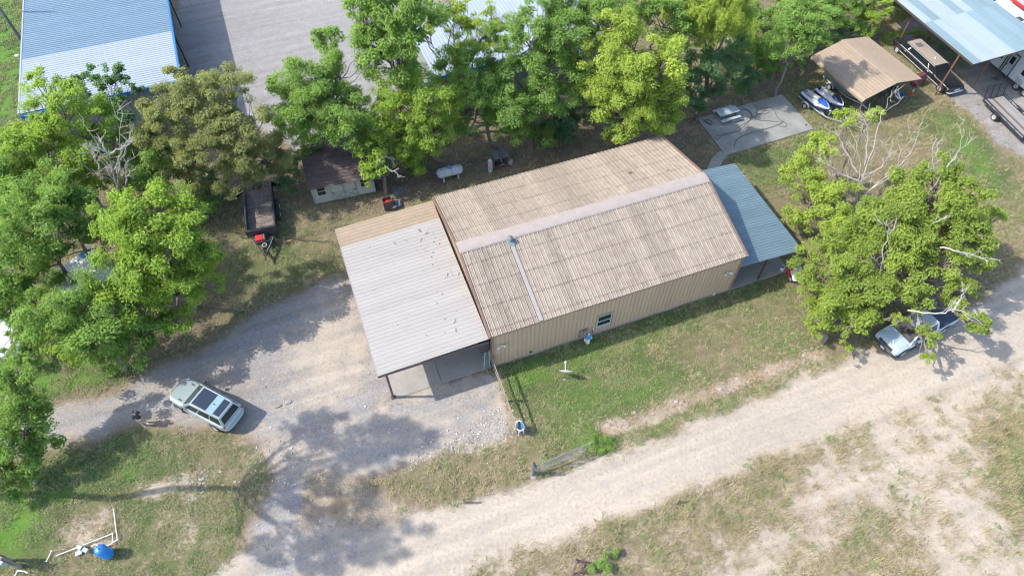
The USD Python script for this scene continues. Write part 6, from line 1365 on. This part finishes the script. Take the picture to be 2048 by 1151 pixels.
tree('crowded tree with dark lower boughs right of the grey-lidded machine', (1062, 302), [(1050, 215, 4.6, 1.9), (1092, 185, 6, 1.8), (1060, 70, 10, 1.8), (1102, 105, 8.6, 1.8), (1030, 255, 2.8, 1.5), (1072, 270, 2.0, 1.3), (1132, 60, 10, 1.6), (1122, 140, 7.5, 1.7), (1000, 70, 9, 1.1), (1085, 30, 11, 1.5)], 'leaf_a', .24, fat=1.2, dead=[[(1085, 200, 5.5), (1098, 170, 6.2), (1112, 178, 6.2)], [(1064, 270, 1.2), (1066, 245, 2.4), (1062, 225, 3.4)]])
tree('dark green spiky shrub tree at the back of the metal building', (1120, 292), [(1100, 265, 1.6, 1.1), (1125, 235, 2.6, 1.1), (1140, 265, 1.5, .9), (1110, 215, 3.4, .9)], 'leaf_d', .12, size=.34, dens=.8)
tree('great round yellow-green tree overhanging the back roof of the metal building', (1250, 293), [(1275, 95, 9.4, 2.2), (1215, 130, 8.6, 2.0), (1330, 130, 8.6, 2.1), (1260, 170, 7.6, 2.4), (1195, 190, 6, 1.9), (1335, 190, 6, 1.9), (1240, 235, 4.4, 1.8), (1300, 225, 4.8, 1.9), (1180, 85, 9, 1.6), (1235, 55, 10, 1.6), (1340, 230, 4, 1.4), (1225, 265, 2.6, 1.0)], 'leaf_e', .3, size=.185)
tree('tall willow-like tree with drooping feathery pale foliage at the top edge', (1412, 192), [(1440, 10, 9.4, 1.9), (1395, 25, 8.6, 1.7), (1480, 20, 8.6, 1.7), (1430, 45, 7.6, 1.6), (1460, -30, 10, 1.8), (1370, 0, 9, 1.4)], 'leaf_e', .24, size=.26, droop=1.3, dens=1.2)
tree('darker tree behind the great yellow-green one at the top edge', (1335, 215), [(1330, 40, 8.4, 1.8), (1290, 15, 9.6, 1.6), (1355, 80, 7, 1.5), (1230, 10, 10.2, 1.7), (1180, 30, 9.8, 1.5)], 'leaf_a', .22)
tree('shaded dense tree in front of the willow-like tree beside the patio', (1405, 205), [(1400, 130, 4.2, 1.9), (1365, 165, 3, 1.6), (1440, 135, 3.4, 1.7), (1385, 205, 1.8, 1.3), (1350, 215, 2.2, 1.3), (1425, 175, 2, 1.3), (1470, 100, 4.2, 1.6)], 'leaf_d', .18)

# ---- the hedge of bushes and small trees north of the patio
def bush(label, lobes, mat, **k): return tree(label, None, lobes, mat, tr=k.pop('tr', .07), name='bush', cat_='bush', **k)
bush('dark rounded bush at the hedge foot right of the patio tree', [(1485, 165, 1.2, 1.2), (1510, 150, 1.4, 1.3)], 'leaf_d')
bush('mid-green bush left of the tan carport in the hedge front', [(1545, 130, 1.5, 1.4), (1575, 112, 1.6, 1.3), (1525, 112, 2.4, 1.3)], 'leaf_a')
bush('hedge bush touching the back left corner of the tan carport', [(1605, 95, 1.5, 1.3), (1630, 80, 1.4, 1.2), (1590, 70, 2.4, 1.3)], 'leaf_a')
bush('tall pale bush with grey twigs in the middle of the hedge', [(1540, 55, 3.8, 1.7), (1565, 25, 4.4, 1.5), (1510, 70, 3.4, 1.4), (1500, 30, 4.6, 1.5)], 'leaf_a', dens=.75, dead=[[(1545, 95, 1.6), (1560, 45, 3.8), (1575, 15, 5.0)], [(1530, 85, 2), (1525, 40, 4.2)]])
bush('loose bush at the top edge left of the bright hedge bush', [(1610, 30, 3.4, 1.5), (1640, 10, 4, 1.4), (1600, -5, 5, 1.4)], 'leaf_a', dens=.85)
bush('low dark bush behind the tan carport', [(1665, 70, 1.2, 1.1), (1690, 55, 1.4, 1.2), (1720, 55, 1.2, 1.0)], 'leaf_d')
bush('rounded bush between the patio trees and the middle of the hedge', [(1500, 105, 2.6, 1.5), (1475, 60, 3.8, 1.5), (1520, 90, 2.6, 1.3)], 'leaf_a')
bush('tall bushy growth of the hedge just left of the tan carport roof', [(1575, 85, 6.5, 1.4), (1605, 60, 7.5, 1.5), (1635, 40, 8.2, 1.4), (1590, 30, 8.2, 1.4), (1560, 95, 4.0, 1.4), (1620, 75, 5.5, 1.2)], 'leaf_a', tr=.16)
bush('shady bush at the top edge beside the fresh green bush', [(1700, 35, 2.2, 1.4), (1725, 5, 3.2, 1.4), (1670, 10, 3.2, 1.3)], 'leaf_a')
bush('mottled bush behind the tan carport ridge', [(1660, 35, 2.6, 1.3), (1690, 20, 3.2, 1.3), (1680, -10, 4, 1.3)], 'leaf_a')
bush('brightest fresh green bush of the hedge at the top edge', [(1750, 30, 2.6, 1.0), (1762, 5, 3.6, 1.1), (1740, 55, 1.6, .9), (1775, -15, 4.2, 1.0)], 'leaf_b')
bush('olive dry bush by the corner of the galvanised shelter', [(1790, 45, 1.6, .9), (1805, 20, 2.4, .9), (1720, 20, 2.4, 1.0), (1795, 0, 3.4, .8)], 'leaf_c', dens=.8)
bush('dark weeds between the limousine and the galvanised shelter', [(1885, 95, .5, .6), (1902, 112, .5, .7), (1918, 128, .45, .5)], 'leaf_d', size=.14)
bush('low green vines at the trunk of the limousine', [(1775, 72, .6, .8), (1800, 70, .5, .7), (1830, 62, .5, .7), (1860, 70, .4, .6)], 'leaf_a', size=.14)
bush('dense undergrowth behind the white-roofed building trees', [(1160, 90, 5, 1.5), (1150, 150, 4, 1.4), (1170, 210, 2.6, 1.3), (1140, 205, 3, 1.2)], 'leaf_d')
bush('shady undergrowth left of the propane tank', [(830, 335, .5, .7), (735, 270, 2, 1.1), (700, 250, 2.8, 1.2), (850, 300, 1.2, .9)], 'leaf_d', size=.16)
bush('undergrowth at the foot of the olive tree behind the dump trailer', [(440, 375, 1.2, 1.2), (400, 365, 1.6, 1.2), (570, 365, 1.0, .9), (590, 330, 1.6, 1.1)], 'leaf_d', size=.16)
bush('dark green ground vines under the western grove', [(240, 445, 1.2, 1.2), (300, 420, 1.2, 1.1), (60, 600, 2.2, 1.4), (110, 560, 2.6, 1.3), (60, 700, 1.2, 1.1)], 'leaf_a', size=.17)
bush('young trees filling the middle of the western grove', [(250, 470, 4.8, 1.2), (190, 350, 4.6, 1.3), (255, 385, 3.4, 1.2), (130, 690, 2.6, 1.2), (70, 500, 5.0, 1.4), (150, 385, 4.4, 1.3)], 'leaf_b', tr=.1)
bush('leafy growth between the western grove and the olive trees', [(265, 300, 4.6, 1.3), (240, 330, 4.2, 1.2), (400, 420, 1.0, .9), (300, 290, 5.0, 1.1)], 'leaf_a', tr=.09)
bush('low bushes along the far side of the western grove', [(20, 300, 3, 1.2), (50, 420, 2.6, 1.3), (110, 385, 3, 1.3), (15, 620, 2.4, 1.1)], 'leaf_a', size=.17)

# ---- the big trees on the east side
tree('half-dead tree north of the big leafy tree, its top bare and bleached', (1710, 440), [(1618, 325, 4, 1.25), (1596, 365, 3, 1.2), (1650, 285, 5, .95), (1692, 235, 7, .75), (1742, 228, 7.4, .62), (1618, 400, 2.6, 1.25), (1665, 385, 3.5, 1.3), (1658, 440, 2.6, 1.4), (1600, 440, 2, 1.0), (1720, 480, 2.5, 1.3)], 'leaf_e', .24, dens=.9, fat=1.22,
     dead=[[(1715, 425, 1.0), (1716, 370, 4.0), (1720, 320, 6.2), (1700, 260, 8.2)], [(1716, 375, 3.8), (1742, 310, 6.6), (1760, 240, 9.0), (1765, 222, 9.6)], [(1720, 400, 2.6), (1775, 350, 5), (1810, 320, 6.4), (1835, 270, 8)], [(1716, 360, 4.4), (1670, 340, 5), (1645, 300, 6.2)], [(1740, 380, 3.6), (1790, 340, 5.4), (1800, 300, 6.8), (1790, 285, 7.4)], [(1730, 330, 5.8), (1735, 280, 7.6), (1728, 235, 9.2)], [(1715, 345, 5), (1690, 300, 6.4), (1668, 255, 7.8)], [(1722, 350, 4.8), (1765, 330, 5.8), (1785, 280, 7.4)]])
tree('huge leafy tree spreading over the pickup and the road at the east side', (1775, 600), [(1800, 430, 7.2, 1.9), (1858, 385, 7.6, 1.9), (1905, 440, 6.6, 1.9), (1955, 470, 6, 1.5), (1835, 480, 6.2, 2.1), (1775, 490, 5.4, 1.8), (1935, 390, 8, 1.6), (1895, 525, 5.4, 1.8), (1965, 520, 5, 1.2), (1885, 345, 8.6, 1.4), (1820, 365, 8, 1.4), (1810, 550, 4.6, 1.7), (1838, 595, 4.2, 1.2), (1925, 585, 4.2, 1.2), (1856, 672, 3.0, .72), (1950, 640, 3.6, .9), (1975, 655, 3.4, .5), (1858, 715, 2.2, .45), (1745, 430, 5.6, 1.6), (1990, 430, 6, .9)], 'leaf_f', .36, size=.18, fat=.98,
     dead=[[(1840, 425, 6), (1858, 385, 7.6), (1885, 350, 9), (1910, 310, 10.4), (1920, 295, 11)], [(1880, 360, 8.4), (1865, 320, 10), (1868, 290, 11)], [(1766, 590, 2), (1764, 530, 4.6), (1775, 470, 7), (1776, 450, 7.8)], [(1815, 620, 4.4), (1880, 625, 5), (1915, 620, 5.6), (1965, 650, 5)], [(1905, 623, 5.4), (1925, 590, 6.6), (1920, 580, 7)], [(1880, 495, 6.8), (1930, 505, 7), (1990, 520, 6.6)], [(1855, 450, 7), (1900, 430, 8)]])
tree('leafy tree at the front lawn corner with its boughs hanging to the ground', (1692, 655), [(1640, 560, 3.6, 1.6), (1690, 525, 4.6, 1.8), (1615, 520, 3.6, 1.2), (1680, 600, 3.6, 1.8), (1738, 575, 4.2, 1.7), (1645, 625, 2.6, 1.2), (1705, 650, 2.8, 1.2), (1735, 635, 3, 1.1), (1775, 590, 4.2, 1.2), (1688, 698, 1.4, .6), (1725, 465, 5.2, 1.6), (1660, 480, 4.4, 1.5), (1630, 585, 2.6, 1.1), (1640, 660, 1.6, .9), (1800, 640, 3.6, .6)], 'leaf_f', .3, size=.18, fat=.95,
     dead=[[(1700, 600, 2.6), (1690, 578, 3.4), (1740, 580, 3.6)]])
bush('round bright green shrub beside the rusted frame', [(1211, 1128, .38, .46)], 'leaf_a', size=.11, dens=2.5, tr=.03)
bush('small bright green shrub touching the rusted frame', [(1183, 1128, .3, .30)], 'leaf_a', size=.10, dens=2.5, tr=.03)
bush('smallest green sprig right of the round shrub', [(1234, 1108, .3, .28)], 'leaf_a', size=.10, dens=2.5, tr=.03)
bush('patch of tall green weeds at the free end of the pipe gate', [(1193, 884, .12, .36), (1208, 882, .12, .40), (1222, 888, .10, .34), (1200, 896, .10, .36), (1215, 897, .08, .30), (1186, 892, .08, .26)], 'leaf_a', size=.10, dens=2.2, tr=.02)
bush('low leafy weed in the brown litter right of the small shed tree', [(828, 345, .3, .42), (838, 335, .3, .35)], 'leaf_a', size=.12, dens=2, tr=.02)

# ================================================================ GRASS AND STONES
rng = np.random.default_rng(77)
def tuft(n, h, spread, w, seed):
    r = np.random.default_rng(seed); V, F = [], []
    for i in range(n):
        a = r.uniform(0, 2 * np.pi); b0 = np.array([r.normal(0, spread), r.normal(0, spread), 0]); l = h * r.uniform(.55, 1.2); lean = r.uniform(.5, 1.2)
        d = np.array([math.cos(a), math.sin(a), 0]); s = np.array([-d[1], d[0], 0]) * w * r.uniform(.6, 1.3)
        p1 = b0 + d * lean * l * .4 + [0, 0, l * .62]; p2 = b0 + d * lean * l + [0, 0, l * (1 - .3 * lean)]
        k = len(V) ; V += [b0 - s, b0 + s, p1 + s * .7, p1 - s * .7, p2]
        F += [(k, k + 1, k + 2), (k, k + 2, k + 3), (k + 3, k + 2, k + 4)]
    return np.array(V), np.array(F)
def scatter(name, label, cat_, protos, pos, which, scale):
    pi = UsdGeom.PointInstancer.Define(stage, '/World/' + name)
    tag(pi.GetPrim(), label, cat_, None, 'stuff')
    ps_ = []
    for i, (nm, m, mt) in enumerate(protos):
        p = f'/World/{name}/{nm}' + (f'_{i:03d}' if i else '')
        usdkit.mesh(stage, p, m, mt); ps_.append(p)
    pi.CreatePrototypesRel().SetTargets([Sdf.Path(p) for p in ps_])
    n = len(pos); a = rng.uniform(0, 2 * np.pi, n)
    q = np.zeros((n, 4), np.float16); q[:, 3] = np.cos(a / 2); q[:, 2] = np.sin(a / 2)
    pi.CreatePositionsAttr(Vt.Vec3fArray.FromNumpy(pos.astype(np.float32)))
    pi.CreateProtoIndicesAttr(Vt.IntArray.FromNumpy(which.astype(np.int32)))
    pi.CreateScalesAttr(Vt.Vec3fArray.FromNumpy(np.repeat(scale[:, None], 3, 1).astype(np.float32)))
    pi.CreateOrientationsAttr(Vt.QuathArray.FromNumpy(q))
gm = M('grass_green', (.15, .235, .06), .75, var=.25, vary=.35); gy = M('grass_olive', (.27, .255, .11), .8, var=.25, vary=.3); gs_ = M('grass_straw', (.42, .345, .20), .85, var=.25, vary=.3)
protos = [('grass_tuft', tuft(12, .13, .12, .014, 1), gm), ('grass_tuft', tuft(12, .14, .12, .013, 2), gy), ('grass_tuft', tuft(11, .14, .13, .012, 3), gs_),
          ('weed_tuft', tuft(16, .27, .11, .014, 4), gm), ('weed_tuft', tuft(18, .30, .13, .012, 5), gy), ('weed_tuft', tuft(18, .30, .14, .010, 6), gs_)]
# points over the ground in view
N0 = 420000
x = rng.uniform(-58, 58, N0); y = rng.uniform(7, 68, N0)
gg, dd, ll = sample(green, x, y), sample(dry, x, y), sample(litter, x, y)
hard = np.maximum.reduce([sample(a, x, y) for a in (gravel, sand)])
cl = meshkit.fbm(np.stack([x, y, 0 * x], -1) * .9, 3, 21); cl2 = meshkit.fbm(np.stack([x, y, 0 * x], -1) * .28, 2, 22)
def blocked(x, y):
    u = (x - A0[0]) * UU[0] + (y - A0[1]) * UU[1]; v = (x - A0[0]) * VV[0] + (y - A0[1]) * VV[1]
    r = ((u > -7.0) & (u < 23.4) & (v > -.03) & (v < 12.5) & ~((u > 18.3) & (v > 9.05)))
    for poly in ([p[:2] for p in pc], [G(*p)[:2] for p in wk]): r |= inside(poly, x, y)
    du, dv = (x - bb0[0]) * math.cos(ba) + (y - bb0[1]) * math.sin(ba), -(x - bb0[0]) * math.sin(ba) + (y - bb0[1]) * math.cos(ba)
    r |= (du > 0) & (du < bw) & (dv > 0) & (dv < bl)
    return r
prob = np.clip(gg * .8 + dd * .45 - .12, 0, 1) * np.clip(1.2 - hard * .98, .012, 1) * np.clip((cl - .30) * 3.2, .05, 1)
keep = (rng.random(N0) < prob) & ~blocked(x, y)
x, y, gg, dd, hard, cl, cl2 = (a[keep] for a in (x, y, gg, dd, hard, cl, cl2))
pxr = np.stack([x, y], 1)
south = y < 16.5 - .0 + (x > -6) * (x * .30 + 2.5)                      # the unmown ground south of the road
rough = inside([G(*p)[:2] for p in [(930, 1160), (1200, 1037), (1400, 967), (1560, 907), (1700, 857), (2048, 724), (2300, 600), (2300, 1400), (700, 1400)]], x, y) | inside([G(*p)[:2] for p in [(830, 940), (1000, 890), (1200, 905), (1330, 850), (1640, 735), (1640, 750), (1330, 868), (1000, 990), (840, 1035), (700, 985)]], x, y)
tall = rough & (rng.random(len(x)) < .55)
r1 = rng.random(len(x)); pg = np.clip(gg * 1.05 - .12 + (cl2 - .5) * .9, .04, .95)
which = np.where(r1 < pg * .75, 0, np.where(r1 < pg * .75 + .28, 1, 2)) + np.where(tall, 3, 0)
pos = np.stack([x, y, np.zeros_like(x)], 1)
scatter('grass', 'grass and weeds growing over the lawns and the rough ground', 'grass', protos, pos, which, rng.uniform(.6, 1.35, len(pos)))

def pebble(seed, flat=.6):
    r = np.random.default_rng(seed); q = r.normal(0, 1, (11, 3)); q /= np.linalg.norm(q, axis=1, keepdims=True)
    return hull(q * [1, .8, flat] * r.uniform(.8, 1.1, (11, 1)))
rub = [G(*p) for p in [(1190, 862), (1330, 812), (1480, 765), (1640, 698)]]
P = []
for i in range(3):
    n = 420 if i else 260
    s = rng.random(n)[:, None]; q = rub[i] + (rub[i + 1] - rub[i]) * s; d = unit(rub[i + 1] - rub[i]); q = q + np.array([-d[1], d[0], 0]) * rng.normal(0, .26, (n, 1)); P.append(q)
P = np.vstack(P); P[:, 2] = .01
scatter('rubble', 'line of tan broken stones along the shallow ditch by the road', 'rubble', [('stone', pebble(1), MT['tan_stone']), ('stone', pebble(2), MT['stone']), ('stone', pebble(3), MT['tan_stone'])], P, rng.integers(0, 3, len(P)), rng.gamma(3, .016, len(P)) + .015)
P = []
for ctr, n, sp in (((960, 868), 420, (1.6, .55)), ((905, 885), 300, (1.5, .5)), ((985, 850), 160, (.6, .9)), ((398, 962), 150, (.55, .55)), ((860, 905), 160, (1.2, .5)), ((1150, 945), 60, (2.5, .4)), ((560, 930), 220, (1.8, 1.0)), ((700, 830), 120, (3, 2)), ((640, 700), 120, (3, 3)), ((560, 990), 120, (1.2, 2))):
    c = G(*ctr); q = rng.normal(0, 1, (n, 2)) * sp; P.append(np.column_stack([c[0] + q[:, 0] * math.cos(PSI) - q[:, 1] * math.sin(PSI), c[1] + q[:, 0] * math.sin(PSI) + q[:, 1] * math.cos(PSI), np.full(n, .01)]))
P = np.vstack(P)
scatter('loose_stones', 'loose pale stones along the edges of the gravel pad and drive', 'stones', [('stone', pebble(7), MT['stone']), ('stone', pebble(8), M('white_stone', (.40, .385, .365), .85, var=.1, vary=.2)), ('stone', pebble(9), MT['stone'])], P, rng.integers(0, 3, len(P)), rng.gamma(3, .014, len(P)) + .015)
